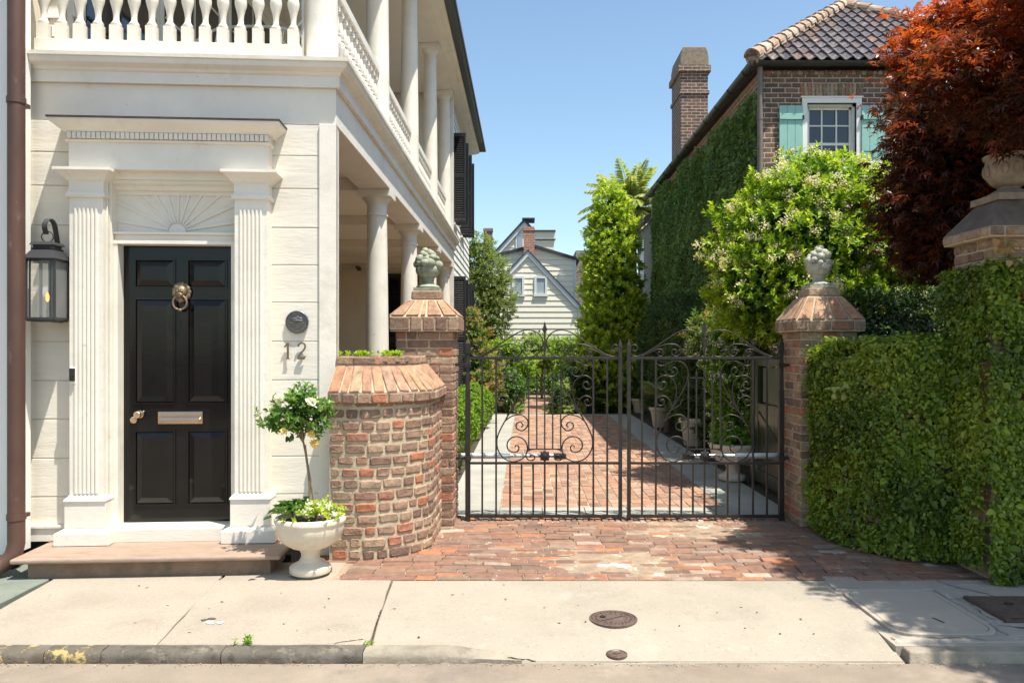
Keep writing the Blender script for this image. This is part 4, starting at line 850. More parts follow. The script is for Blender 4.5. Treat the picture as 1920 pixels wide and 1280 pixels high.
while t<PW.L-.05:
    wd=random.choice((.2,.18,.21)); q,tn,nn=PW.at(t+wd/2); b.brick(q-nn*.148+UP*1.607,tn,nn,UP,wd-.02,.066,.06,jit=.003); b.box(*(q.x-nn.x*.25-.09,q.x-nn.x*.25+.09,q.y-nn.y*.25-.09,q.y-nn.y*.25+.09,1.60,1.645)); t+=wd
part(wl,'top_course',b,'brick')
for i,(x,y) in enumerate(((-1.45,6.62),(-1.30,6.60),(-1.16,6.66),(-1.02,6.78),(-.99,6.72))): pass
C=np.array([[*(PW.at(t)[0]-PW.at(t)[2]*random.uniform(.2,.32))[:2],1.645] for t in [random.choice((random.uniform(.0,.35),random.uniform(.0,.9),random.uniform(.5,.9))) for _ in range(70)]]); A=unit(np.array([0,0,1])+.6*rdir(len(C))); p,d,nn,k=shoots(C,A,6,.035,1.1,.04)
setp(leafmesh('wall_creeper',p,d,nn,.026,.016,.4+RN.uniform(0,.5,len(p)),'priv',org=np.array([-1.2,6.7,1.64])),'small green creeper along the top of the curved brick wall','creeper')

def pier(name,label,x0,x1,y0,y1,z1,m,cap,loc=None,brk='brick',lip=.055,topw=.155,zs=(.0,.14,.17,.095),capm='copebrick',ch=.0815,slabs=True):
    cx,cy=(x0+x1)/2,(y0+y1)/2; T=thing(name,label,'gate pier' if 'gate' in name else 'pier',(cx,cy,0))
    b=B(); z=0.0; k=0; faces=[((x0,y0),(1,0),(0,-1),x1-x0),((x1,y0),(0,1),(1,0),y1-y0),((x1,y1),(-1,0),(0,1),x1-x0),((x0,y1),(0,-1),(-1,0),y1-y0)]
    while z<z1-.03:
        for fi,(o,e,n,L) in enumerate(faces):
            e=V((*e,0));n=V((*n,0)); t=0; first=True; alt=(k+fi)%2
            while t<L-.02:
                wd=(.11 if (first and alt) else random.choice((.21,.215,.105,.2))); wd=min(wd,L-t)
                if L-t-wd<.05: wd=L-t
                q=V((o[0],o[1],0))+e*(t+wd/2); b.brick(q+n*random.uniform(-.002,.003)+UP*(z+ch/2),e,n,UP,wd-.014,ch-.015,.05,ch=.006,jit=.003); t+=wd; first=False
        z+=ch; k+=1
    part(T,'shaft',b,brk)
    b=B(); b.box(x0+.009,x1-.009,y0+.009,y1-.009,-.02,z); 
    zc=z
    b.box(x0-lip+.01,x1+lip-.01,y0-lip+.01,y1+lip-.01,zc-.002,zc+zs[1]-.004)
    zt=zc+zs[1]
    b.frus((x0-lip+.004,x1+lip-.004,y0-lip+.004,y1+lip-.004,zt-.004),(cx-topw,cx+topw,cy-topw,cy+topw,zt+zs[2])); part(T,'mortar_core',b,'mortar')
    b=B()
    X0,X1,Y0,Y1=x0-lip,x1+lip,y0-lip,y1+lip
    for fi,(o,e,n,L) in enumerate([((X0,Y0),(1,0),(0,-1),X1-X0),((X1,Y0),(0,1),(1,0),Y1-Y0),((X1,Y1),(-1,0),(0,1),X1-X0),((X0,Y1),(0,-1),(-1,0),Y1-Y0)]):
        e=V((*e,0));n=V((*n,0)); t=0
        while t<L-.02:
            wd=random.choice((.22,.12,.2)); wd=min(wd,L-t); wd=L-t if L-t-wd<.06 else wd
            b.brick(V((o[0],o[1],0))+e*(t+wd/2)+UP*(zc+zs[1]/2+.003),e,n,UP,wd-.012,zs[1]-.012,.05,jit=.003); t+=wd
    part(T,'cap_course',b,brk)
    b=B()
    if slabs:
        tp=[V((cx-topw,cy-topw,zt+zs[2])),V((cx+topw,cy-topw,zt+zs[2])),V((cx+topw,cy+topw,zt+zs[2])),V((cx-topw,cy+topw,zt+zs[2]))]
        bt=[V((X0,Y0,zt)),V((X1,Y0,zt)),V((X1,Y1,zt)),V((X0,Y1,zt))]
        for i in range(4):
            A0,A1,T0,T1=bt[i],bt[(i+1)%4],tp[i],tp[(i+1)%4]; cuts=[0,.22,.44,.54,.78,1]
            for a,c in zip(cuts[:-1],cuts[1:]):
                lo0=A0.lerp(A1,a+.018);lo1=A0.lerp(A1,c-.018);hi0=T0.lerp(T1,a+.03);hi1=T0.lerp(T1,c-.03)
                p0=lo0.lerp(hi0,.05);p1=lo1.lerp(hi1,.05);p2=lo1.lerp(hi1,.93);p3=lo0.lerp(hi0,.93); b.slab([p0,p1,p2,p3],.012,random.random())
        o_=part(T,'cap_slope',b,capm,bevel=.005)
    else:
        b.frus((X0,X1,Y0,Y1,zt),(cx-topw,cx+topw,cy-topw,cy+topw,zt+zs[2]+.01)); part(T,'cap_slope',b,capm,bevel=.01)
    zb=zt+zs[2]
    if zs[3]:
        b=B(); b.brick((cx,cy-topw+.005,zb+zs[3]/2),(1,0,0),(0,-1,0),UP,2*topw-.02,zs[3]-.01,.1,jit=.004); b.box(cx-topw+.015,cx+topw-.015,cy-topw+.02,cy+topw-.01,zb-.02,zb+zs[3]-.004); part(T,'neck_block',b,brk,bevel=.004)
    return T,cx,cy,zb+zs[3]
T1,cx1,cy1,zf1=pier('gate_pier','left brick gate pier beside the curved wall, with orange sloping cap',-1.25,-.69,7.66,8.20,1.87,None,None)
T2,cx2,cy2,zf2=pier('gate_pier','right brick gate pier beside the leafy hedge, partly shaded',2.62,3.17,7.60,8.12,1.87,None,None,brk='brickdark',zs=(0,.10,.24,.085),lip=.06,topw=.165,capm='copebrick')
T3,cx3,cy3,zf3=pier('stone_capped_pier','tall ivy-grown brick pier with dark sloping stone cap at the right edge','pier' and 3.44,4.0,5.86,6.40,2.50,None,None,brk='brickdark',zs=(0,.075,.22,0),lip=.06,topw=.16,capm='capstone',slabs=False)

def finial(cx,cy,z,label,m,sc_=1,rot=0):
    t=thing('basket_finial',label,'finial',(cx,cy,z))
    b=B(); s=.135*sc_; b.box(cx-s,cx+s,cy-s,cy+s,z,z+.028); b.lathe(cx,cy,[(.118*sc_,z+.028),(.125*sc_,z+.04),(.115*sc_,z+.052),(.07*sc_,z+.068),(.062*sc_,z+.085),(.066*sc_,z+.12),(.075*sc_,z+.135)],24); part(t,'foot',b,m,smooth=45)
    b=B(); b.lathe(cx,cy,[(.07*sc_,z+.13),(.10*sc_,z+.15),(.122*sc_,z+.19),(.122*sc_,z+.225),(.108*sc_,z+.245),(.05,z+.245)],60,mod=lambda a,zz: 1+.07*abs(math.sin(a*6+rot))-.02); part(t,'gadrooned_bowl',b,m,smooth=60)
    b=B(); b.ball((cx,cy,z+.30),.105*sc_,1,1,.9,12)
    for ring,(n,rr,zz,fr) in enumerate(((9,.112,.262,.040),(8,.092,.315,.040),(6,.060,.360,.036),(3,.026,.390,.034))):
        for k in range(n): a=2*PI*(k+.5*ring)/n+rot+random.uniform(-.18,.18); r7=rr*random.uniform(.88,1.08); b.ball((cx+r7*sc_*math.cos(a),cy+r7*sc_*math.sin(a),z+zz+random.uniform(-.016,.016)),fr*sc_*random.uniform(.75,1.3),random.uniform(.9,1.15),random.uniform(.9,1.15),random.uniform(.85,1.1),12)
    part(t,'fruit',b,m,smooth=80); return t
finial(cx1,cy1,zf1,'dark verdigris fruit basket finial on the left gate pier','lead',.95,.3)
finial(cx2,cy2,zf2,'pale stone fruit basket finial on the right gate pier, in front of the flowering shrub','lead2',.95,1.1)
# carved urn on the tall pier
t=thing('carved_stone_urn','carved stone urn on the tall right pier, half hidden under red maple leaves','urn',(cx3,cy3,zf3))
b=B(); b.box(cx3-.19,cx3+.19,cy3-.19,cy3+.19,zf3,zf3+.05); b.lathe(cx3,cy3,[(.15,zf3+.05),(.155,zf3+.065),(.13,zf3+.08),(.075,zf3+.11),(.08,zf3+.125)],24); part(t,'foot',b,'urn2',smooth=45)
b=B(); b.lathe(cx3,cy3,[(.08,zf3+.12),(.12,zf3+.15),(.155,zf3+.20),(.165,zf3+.27),(.158,zf3+.33),(.175,zf3+.345),(.18,zf3+.365),(.15,zf3+.37),(.12,zf3+.36)],72,mod=lambda a,z: 1+.03*math.copysign(abs(math.cos(a*7))**.5,math.cos(a*7))*(1 if z<zf3+.33 else 0)); part(t,'bowl',b,'urn2',smooth=50)
b=B()
for k in range(14): a=2*PI*k/14; b.ball((cx3+.16*math.cos(a),cy3+.16*math.sin(a),zf3+.25),.022,1,1,2.2,8)
part(t,'leaf_relief',b,'urn2',smooth=60)

# ================================================================== WROUGHT-IRON GATES
# shapes measured on one half leaf, in units of 1/1048 m, origin at the leaf's centre on the top rail
def gate(cx,label,hinge):
    GY=7.93; K=1/(188.3*5.567); T=thing('iron_gate',label,'gate',(cx+hinge*.76,GY,0),'pair of iron driveway gates')
    zr=1.615
    X=lambda x,s=1: cx+s*(x-842)*K
    Z=lambda y: zr-(y-396)*K
    a=cx-.745;c=cx+.745
    b=B()
    b.box(a,c,GY-.009,GY+.009,zr-.013,zr+.013); part(T,'top_rail',b,'iron',bevel=.002)
    b=B(); b.box(a,c,GY-.009,GY+.009,.558,.582); part(T,'middle_rail',b,'iron',bevel=.002)
    b=B(); b.box(a,c,GY-.010,GY+.010,.028,.058); part(T,'bottom_rail',b,'iron',bevel=.002)
    b=B(); hx=cx+hinge*.765; mx=cx-hinge*.752
    b.box(hx-.025,hx+.025,GY-.025,GY+.025,-.02,1.30); b.box(hx-.019,hx+.019,GY-.019,GY+.019,1.30,1.76); b.frus((hx-.024,hx+.024,GY-.024,GY+.024,1.66),(hx-.024,hx+.024,GY-.024,GY+.024,1.76)); b.frus((hx-.024,hx+.024,GY-.024,GY+.024,1.76),(hx-.004,hx+.004,GY-.004,GY+.004,1.80))
    part(T,'hinge_post',b,'iron',bevel=.002)
    b=B(); b.box(mx-.018,mx+.018,GY-.018,GY+.018,.02,1.745); b.frus((mx-.018,mx+.018,GY-.018,GY+.018,1.745),(mx-.003,mx+.003,GY-.003,GY+.003,1.80)); part(T,'meeting_stile',b,'iron',bevel=.002)
    for x in (-.622,-.484,.484,.622):
        b=B(); b.box(cx+x-.009,cx+x+.009,GY-.008,GY+.008,.058,zr-.012); part(T,'bar',b,'iron')
    for k in range(7):
        x=-.345+.115*k; b=B(); b.box(cx+x-.009,cx+x+.009,GY-.008,GY+.008,.058,.56); part(T,'bar',b,'iron')
    b=B(); b.box(cx-.178,cx+.178,GY-.006,GY+.006,1.412,1.424); b.box(cx-.178,cx+.178,GY-.006,GY+.006,.704,.716)
    for k,zt in zip(range(-2,3),(1.475,1.50,1.53,1.50,1.475)):
        x=cx+k*.0795; b.box(x-.007,x+.007,GY-.006,GY+.006,.71,zt-.045); b.frus((x-.011,x+.011,GY-.004,GY+.004,zt-.045),(x-.001,x+.001,GY-.001,GY+.001,zt)); 
    part(T,'lyre_strings',b,'iron')
    b=B(); b.box(cx-.008,cx+.008,GY-.008,GY+.008,zr,1.90); b.prism([(cx-.010,1.865),(cx-.03,1.905),(cx-.018,1.915),(cx,1.985),(cx+.018,1.915),(cx+.03,1.905),(cx+.010,1.865)],'y',GY-.007,GY+.007); b.box(cx-.014,cx+.014,GY-.013,GY+.013,1.695,1.77); part(T,'spear_finial',b,'iron')
    # scrolls
    crest=[[(1005,268),(985,248),(960,262),(962,292),(990,308),(1030,303),(1068,280),(1062,235),(1015,208),(960,215),(930,250)][0:0] or [(1003,270),(985,252),(962,262),(960,285),(985,303)],]
    S1=[(1002,272),(988,254),(966,258),(952,278),(962,302),(990,312)]  # not used directly
    def spiral(cx0,cy0,r0,r1,a0,turns,n=26): return [(cx0+(r0+(r1-r0)*i/n)*math.cos(a0+turns*2*PI*i/n),cy0+(r0+(r1-r0)*i/n)*math.sin(a0+turns*2*PI*i/n)) for i in range(n+1)]
    A=[spiral(1002,262,14,66,0,1.27)[:-1]+[(1075,310),(1035,370),(975,382),(905,345),(862,262),(872,185),(935,122),(1030,103),(1130,135),(1250,212),(1390,305),(1490,362),(1560,378),(1610,352),(1622,300),(1590,260),(1550,268),(1538,300),(1562,322),(1588,308),(1580,290)],
       [(1500,372),(1350,292),(1240,254),(1160,252),(1105,275),(1083,320),(1105,365),(1145,376),(1182,350),(1180,318),(1150,308),(1132,330),(1148,345)],
       [(1490,378),(1400,332),(1330,304),(1285,312),(1266,345),(1285,376),(1318,370),(1330,345),(1312,330),(1298,345)]]
    f=lambda x,y:((x/3.2+850-870)*5.567,(y/3.2+590-600)*5.567)
    Bq=[[f(*p) for p in [(725,772),(742,778),(738,800),(712,803),(698,785),(708,760),(742,756),(775,792),(755,825),(712,824)]][:0] or [f(*p) for p in [(728,792),(715,782),(703,795),(710,818),(738,824),(768,806),(772,768),(745,736),(700,732),(662,762),(652,808),(672,855),(730,880),(790,862),(828,810),(834,745),(810,680),(765,600),(705,505),(660,420),(646,345),(668,296),(712,276),(760,290),(786,325),(770,362),(735,370),(710,348),(716,322),(738,318),(746,338),(732,348)]],
        [f(*p) for p in [(765,600),(728,525),(715,450),(735,390),(785,364),(828,385),(836,425),(808,447),(780,430),(782,406),(805,404),(812,422)]],
        [f(*p) for p in [(780,622),(745,560),(758,508),(795,486),(832,505),(828,538),(800,543),(788,520),(802,508),(812,520)]],
        [f(*p) for p in [(790,640),(745,608),(690,600),(652,630),(652,668),(682,695),(715,682),(718,655),(695,644),(678,662),(690,674)]],
        [f(*p) for p in [(766,285),(785,302),(812,306),(834,292),(832,275),(815,272),(806,284)]],
        [f(*p) for p in [(775,600),(738,568),(712,552),(695,540),(688,522),(672,508)]],
        [f(*p) for p in [(547,806),(620,806),(652,820),(660,848),(642,872),(612,868),(610,846),(630,842),(640,856)]]]
    for nm,G_,r in (('crest_scroll',A,.0068),('lyre_scroll',Bq,.0068)):
        for s in (1,-1):
            b=B()
            for cur in G_: b.tube(cr([(X(p[0],s),GY,Z(p[1])) for p in cur],4),r,6)
            part(T,nm,b,'iron',smooth=70)
    b=B(B.__init__ and Matrix.Translation((cx,GY-.012,.642))@Matrix.Rotation(PI/2,4,'X')); b.lathe(0,0,[(.05,-.006),(.053,.003),(.035,.012),(.001,.016)],48,mod=lambda a,z:1+.12*math.cos(8*a)); b.lathe(0,0,[(.02,.012),(.014,.024),(.001,.026)],12); part(T,'rosette',b,'iron',smooth=50)
    b=B()
    for z in (1.545,.62): b.box(min(hx,hx+hinge*.13),max(hx,hx+hinge*.13),GY-.012,GY+.012,z-.012,z+.012); b.box(hx-.032,hx+.032,GY-.032,GY+.032,z-.022,z+.022)
    part(T,'hinge',b,'iron',bevel=.002)
    # opener arm
    s=-hinge
    t=thing('gate_opener','silver gate opener arm behind the '+('left' if hinge<0 else 'right')+' iron gate','gate opener',(hx,GY+.1,.6),'gate opener arms')
    def M3(x): return Matrix.Translation((x,GY+.12,.627))@Matrix.Rotation(PI/2,4,'Y')
    b=B(M3(0)); r_=[hx+hinge*.08,hx-hinge*.42,hx-hinge*.86,hx-hinge*.98]
    lo,hi=sorted(r_[0:2]); b.lathe(0,0,[(.030,lo),(.030,hi)],16); part(t,'housing',b,'silver',smooth=40)
    lo,hi=sorted(r_[1:3]); b=B(M3(0)); b.lathe(0,0,[(.019,lo),(.019,hi)],14); part(t,'rod',b,'silver',smooth=40)
    lo,hi=sorted(r_[2:4]); b=B(); b.box(lo,hi,GY+.02,GY+.15,.605,.65); part(t,'bracket',b,'iron')
    return T
gate(.193,'left black wrought-iron gate leaf, hinged by the curved wall','l' and -1)
gate(1.783,'right black wrought-iron gate leaf, hinged by the leafy hedge',1)

# ================================================================== PLANTED URN BY THE STEP
def urn(name,label,cat,cx,cy,z,s,m,mt_prof=None):
    t=thing(name,label,cat,(cx,cy,z))
    b=B(); b.lathe(cx,cy,[(.11*s,z-.0),(.11*s,z+.02*s),(.156*s,z+.022*s),(.160*s,z+.035*s),(.160*s,z+.065*s),(.150*s,z+.078*s),(.135*s,z+.085*s),(.09*s,z+.11*s),(.072*s,z+.14*s),(.070*s,z+.17*s),(.085*s,z+.20*s),(.095*s,z+.21*s)],36); part(t,'foot',b,m,smooth=24)
    b=B(); b.lathe(cx,cy,[(.09*s,z+.205*s),(.15*s,z+.225*s),(.21*s,z+.265*s),(.248*s,z+.32*s),(.262*s,z+.38*s),(.262*s,z+.40*s),(.272*s,z+.415*s),(.277*s,z+.435*s),(.268*s,z+.455*s),(.245*s,z+.462*s),(.235*s,z+.44*s),(.225*s,z+.41*s),(.001,z+.40*s)],48,mod=lambda a,zz:(1+.012*math.cos(a*14) if zz<z+.39*s else 1)); part(t,'bowl',b,m,smooth=40)
    b=B(); b.lathe(cx,cy,[(.232*s,z+.40*s),(.22*s,z+.42*s),(.001,z+.43*s)],20); part(t,'soil',b,'soil'); return t
UX,UY=-1.625,6.02
urn('stone_planter','pale cast stone footed bowl planter beside the doorstep','planter',UX,UY,.002,.96,'urn')
t=thing('camellia_standard','small round-headed camellia on a thin stem with yellow and white blooms, in the stone planter','plant',(UX,UY,.41))
b=B(); b.tube(cr([(UX-.015,UY,.40),(UX-.005,UY,.65),(UX-.03,UY,.88),(UX-.055,UY,1.02),(UX-.06,UY,1.12)],6),.009,7,.007); b.tube(cr([(UX+.05,UY,.40),(UX+.02,UY,.60),(UX-.015,UY,.80),(UX-.04,UY,.98)],6),.009,7,.007)
for q in ((-.2,.0,1.27),(.1,.05,1.3),(-.05,-.08,1.35),(-.25,-.05,1.2),(.12,-.05,1.2),(-.12,0,1.1)): b.tube(cr([(UX-.055,UY,1.0),(UX-.05+q[0]*.4,UY+q[1]*.5,1.08+(q[2]-1.08)*.5),(UX+q[0],UY+q[1],q[2])],4),.006,5,.002)
part(t,'stem',b,'stem',smooth=60)
crown(t,[(UX-.08,UY,1.24,.21,.16,.12),(UX-.25,UY,1.18,.14,.11,.06),(UX+.04,UY,1.19,.12,.12,.09),(UX-.02,UY,1.34,.10,.1,.07),(UX-.12,UY-.02,1.10,.07,.07,.06)],150,8,.048,.024,'camel',depth=.22,inner=.12,tb=.12,tip=.4,stem=.05,spread=1.1)
b=[]
def bloom(par,c,r,m_,n=14,nm='bloom'):
    P=np.array([c]*n)+.15*r*rdir(n); d=rdir(n); d[:,1]-=.5; return leafmesh(nm,P,d,rdir(n),r,r*.9,RN.uniform(0,1,n),m_,par,fold=.1,droop=.3)
for c,r,m_ in (((UX-.20,UY-.12,1.335),.04,'bloomw'),((UX+.055,UY-.15,1.31),.05,'bloomw'),((UX-.16,UY-.13,1.10),.03,'bloomy'),((UX+.03,UY-.08,1.07),.035,'bloomy'),((UX+.05,UY-.06,1.00),.04,'bloomy'),((UX-.27,UY-.1,1.26),.028,'bloomw')): bloom(t,c,r,m_,20)
t=thing('begonia','spotted dark green begonia leaves on the left side of the stone planter','plant',(UX-.14,UY,.41))
n=60; P=np.stack([UX-.13+RN.normal(0,.06,n),UY+RN.normal(0,.08,n)-.02,.47+RN.uniform(0,.06,n)],1); d=unit(np.stack([(P[:,0]-UX)*3,(P[:,1]-UY)*2-.2,RN.uniform(.0,.9,n)],1)); leafmesh('foliage',P,d,np.array([0,0,1])+.3*rdir(n),RN.uniform(.05,.075,n),.055,RN.uniform(.1,.6,n),'camel',t,droop=.5)
b=B(); b.tube([(UX-.13,UY,.41),(UX-.14,UY,.5)],.012,6,.005); part(t,'stem',b,'stem')
t=thing('white_trailing_flowers','small white trailing flowers over the rim of the stone planter','flowers',(UX+.05,UY-.02,.41))
C=np.stack([UX+.06+RN.normal(0,.09,90),UY-.03+RN.normal(0,.08,90),.45+RN.uniform(0,.07,90)],1); A=unit(np.stack([(C[:,0]-UX)*2,(C[:,1]-UY)*2-.2,RN.uniform(.1,1,90)],1)); p,d,nn,k=shoots(C,A,7,.03,1.1,.05); leafmesh('foliage',p,d,nn,.028,.016,.35+RN.uniform(0,.6,len(p)),'priv',t)
C=C[::4]; C=C+np.array([.0,-.03,.03]); Q=np.repeat(C,9,0)+RN.normal(0,.008,(len(C)*9,3)); leafmesh('bloom',Q,rdir(len(Q)),rdir(len(Q)),.024,.018,RN.uniform(0,1,len(Q)),'bloomw',t)

# ================================================================== IVY-CLAD WALL ON THE RIGHT
rw=Path([(p.x,p.y) for p in cr([(2.84,7.62,0),(2.80,7.15,0),(2.87,6.78,0),(3.06,6.50,0),(3.30,6.38,0),(3.50,6.34,0)],5)])
T=thing('ivy_clad_wall','low curved brick wall hidden under creeping fig, right of the driveway','wall',(3.1,6.9,0))
rp=[(p.x,p.y) for p in rw.p]
b=B(); b.sweep(rp,[(-.32,-.02),(-.012,-.02),(-.012,1.64),(-.32,1.64)]); part(T,'core',b,'soil')
b=B()
for k in range(20):
    z=.005+k*.0815; t=random.uniform(-.1,0)
    while t<rw.L:
        wd=random.choice((.11,.2,.2)); q,tn,nn=rw.at(max(0,t+wd/2)); b.brick(q+UP*(z+.038),tn,nn,UP,wd-.014,.066,.05,jit=.004); t+=wd
part(T,'brickwork',b,'brickdark')
def fig(P,N,m,name,label,l=.040,mt='fig',tb=0,org=None,cat='climbing plant',wd=.66,rnd=.55,tot=None):
    if mt=='fig':
        q=.5*np.sin(P[:,0]*9.3+P[:,2]*5.1+2)+.5*np.sin(P[:,2]*11.7-P[:,0]*7+P[:,1]*8)+.35*np.sin(P[:,2]*23+P[:,0]*19)
        kp=(q>-.80)|(RN.uniform(0,1,len(P))<.22); P=P[kp]; N=N[kp]
    n=len(P); dn=np.array([0,0,-1.0]); D=unit(.42*dn+.30*N+1.5*rnd*rdir(n)); NN=unit(N+.55*rdir(n)+np.array([0,0,.45]))
    L=l*(RN.uniform(.45,1.1,n)+.9*(RN.uniform(0,1,n)<.05)); cl=.12*np.sin(P[:,0]*5.1+P[:,2]*3.3)+.10*np.sin(P[:,2]*7.7+P[:,1]*4.1)
    o=leafmesh(name,P,D,NN,L,L*wd,.40+tb+cl*1.3+RN.normal(0,.20,n),mt,org=np.array(org),fold=.18,droop=.2); return setp(o,label,cat)
def lumps(a,b_,c): return .9*np.sin(a*3.1+b_*1.3+1)+.6*np.sin(a*6.1+c*4)+.6*np.sin(b_*5.3+a*3)+.4*np.sin(b_*13+a*11)
def wallpts(path,n,z0,z1,off,thick):
    t=RN.uniform(0,path.L,n); z=RN.uniform(z0,z1,n); P=[];N=[]
    for a in t: q,tn,nn=path.at(a); P.append(q[:]);N.append(nn[:])
    P=np.array(P);N=np.array(N); rd=np.clip((z1-z)/.15,0,1)
    o=off*(.55+.45*rd)+.022*lumps(t*1.0,z,t*0)+RN.normal(0,thick,n)-.02*(z<.3)
    P=P+N*o[:,None]; P[:,2]=z; N=unit(N+np.array([0,0,1])*(1-rd)[:,None]); return P,N
P1,N1=wallpts(rw,27000,.03,1.76,.09,.018)
k=RN.uniform(0,1,len(P1)); keep=(P1[:,2]>.13)|(k<.8); P1,N1=P1[keep],N1[keep]
n=7000; t=RN.uniform(0,rw.L,n); P2=[];N2=[]
for a in t: q,tn,nn=rw.at(a); P2.append((q-nn*random.uniform(-.06,.42))[:]); N2.append((0,0,1))
P2=np.array(P2); P2[:,2]=1.735+.02*lumps(P2[:,0],P2[:,1],0)+RN.normal(0,.018,n); N2=np.array(N2,float)
fl=[(3.42,6.12,1.9,.10,.16,.26)]
P5,N5,_=blobpts(fl,900,.12,0)
P6,N6,_=blobpts([(2.95,6.72,1.74,.2,.3,.07),(2.85,7.3,1.72,.14,.35,.08),(3.2,6.42,1.75,.25,.12,.08),(2.74,7.35,1.5,.07,.2,.2),(2.8,6.75,1.0,.08,.2,.35),(3.05,6.42,.6,.2,.08,.25)],4200,.2,0)
sh=RN.choice(len(P1),420); SA=unit(N1[sh]+.7*rdir(420)+np.array([0,0,.25])); P7=[];N7=[]
for j in range(6): P7.append(P1[sh]+SA*.022*j+.006*rdir(420)); N7.append(N1[sh])
fig(np.concatenate([P1,P2,P5,P6]+P7),np.concatenate([N1,N2,N5,N6]+N7),0,'creeping_fig','dense creeping fig over the low curved wall right of the gate',org=(3.0,6.8,.1))
P3=[];N3=[]
def face(n,o,e,w_,nn,z0,z1):
    t=RN.uniform(0,w_,n); z=RN.uniform(z0,z1,n); rd=np.clip((z1-z)/.2,0,1); of=.085*(.5+.5*rd)+.02*lumps(t,z,0)+RN.normal(0,.018,n)
    P=np.array(o)[None]+np.array(e)[None]*t[:,None]+np.array(nn,float)[None]*of[:,None]; P[:,2]=z; P3.append(P); N3.append(unit(np.array(nn,float)[None]+np.array([0,0,1])*(1-rd)[:,None]))
face(15000,(3.36,5.86,0),(1,0,0),.66,(0,-1,0),.03,2.36)
face(9000,(3.44,5.8,0),(0,1,0),.7,(-1,0,0),.1,2.33)
face(3000,(4.0,5.86,0),(0,1,0),.6,(1,0,0),.1,2.30)
P3=np.concatenate(P3);N3=np.concatenate(N3)
fig(P3,N3,0,'creeping_fig','creeping fig climbing the tall stone-capped pier at the right edge',org=(3.7,6.1,.05),tb=.03)
b=B(); b.box(4.01,8.5,6.05,6.35,-.02,1.95); w2=solo('street_wall',b,'brickdark','dark brick street wall continuing right of the tall pier','wall')
P3=[];N3=[]; face(16000,(4.02,6.05,0),(1,0,0),4.3,(0,-1,0),.05,2.0); fig(P3[0],N3[0],0,'creeping_fig','creeping fig on the street wall beyond the tall pier',l=.05,org=(6,6,.05))
def runners(parent_label,org,gen,n,nm='fig_stems'):
    b=B()
    for _ in range(n): b.tube(cr(gen(),4),.0035,4,.0015)
    o=solo(nm,b,'stem',parent_label,'climbing plant',org=org)
def g1_():
    t=random.uniform(0,rw.L); z=random.uniform(.1,1.3); r=[]
    for k in range(5): q,tn,nn=rw.at(t+.07*k*random.uniform(-.6,1)); r.append(q+nn*(.085+.03*math.sin(k*2+t*9))+UP*(z+.08*k))
    return r
runners('thin brown fig stems showing between the leaves of the low curved wall',(3,6.8,.1),g1_,70)
# hedge behind the right gate pier
HB=B(); HB.box(3.35,7.5,9.15,9.6,0,2.1)
T=thing('rear_hedge','dark clipped hedge in shade behind the right gate pier','hedge',(5.3,9.3,0))
part(T,'branches',HB,'plinth')  # black block behind the leaves paints the shade inside the hedge
P3=[];N3=[]; face(13000,(3.3,9.15,0),(1,0,0),4.3,(0,-1,0),.4,2.38)
n=7000; P3.append(np.stack([RN.uniform(3.3,7.6,n),RN.uniform(9.05,9.7,n),2.30+RN.normal(0,.05,n)],1)); N3.append(np.tile([0,0,1.],(n,1))); face(3000,(3.35,9.15,0),(0,1,0),.5,(-1,0,0),.2,2.3)
P3=np.concatenate(P3);N3=np.concatenate(N3); P3[:,1]+=.03*lumps(P3[:,0]*.7,P3[:,2],0)
o=fig(P3,N3,0,'foliage',None,l=.055,mt='dark',org=(5.3,9.3,0),wd=.5); o.parent=T; o.location=(0,0,0); del o['category']  # dark leaf colour stands in for the shade on this hedge
# yellow leaves sprouting by the pier and cap
def sprig(c,n,l,m_,label,nm='sprig'):
    P=np.array(c)+RN.normal(0,.045,(n,3)); D=unit(rdir(n)+np.array([-.2,-.5,-.2])); setp(leafmesh(nm,P,D,unit(np.array([0,-.6,.6])+.4*rdir(n)),l,l*.8,RN.uniform(.5,1,n),m_,org=np.array(c)),label,'creeper')
sprig((2.76,6.88,1.36),26,.06,'varieg','bright yellow leaves catching the sun on the hedge beside the right gate pier','creeper_sprig')
sprig((3.50,5.80,2.44),22,.06,'nandina','yellow and red creeper leaves under the dark stone cap','creeper_sprig')

# ================================================================== RIGHT BRICK HOUSE
BX,BY=4.63,15.7
Q=thing('brick_carriage_house','old brown brick house with a pantile roof, aqua shutters and one ivy-covered side','house',(BX,BY,0))
Q.location=(3.611,12.246,.374); Q.scale=(.78,.78,.78)
b=B()
# front wall with a window hole
wx0,wx1,wz0,wz1=5.55,6.52,5.05,6.55
for (x0,x1,z0,z1) in ((BX,wx0,-.6,7.2),(wx1,10.4,-.6,7.2),(wx0,wx1,-.6,wz0),(wx0,wx1,wz1,7.2)): b.box(x0,x1,BY,BY+.3,z0,z1)
part(Q,'front_wall',b,'farbrick',uv=True)
b=B(); b.box(BX,BX+.3,BY+.3,29.3,-.6,7.2); b.box(10.1,10.4,BY+.3,29.3,-.6,7.2); part(Q,'side_wall',b,'sidebrick',uv=True)
b=B(); b.box(BX+.04,BX+.34,29.3,33,-.6,6.5); part(Q,'rear_wall',b,'greybrick',uv=True)
b=B()
for k in range(17):  # jack arch
    x=wx0-.13+k*.0735; b.brick((x+.035,BY-.012,wz1+.265),(1,0,0),(0,-1,0),(0.012*(k-8)*.8,0,1),.06,.24,.05,jit=.004)
part(Q,'window_arch',b,'brickdark')
b=B(); 
for k in range(56): b.brick((BX+.05+k*.105,BY-.02,7.14),(1,0,0),(0,-1,0),UP,.09,.07,.05,jit=.004)
part(Q,'eave_course',b,'brickdark')
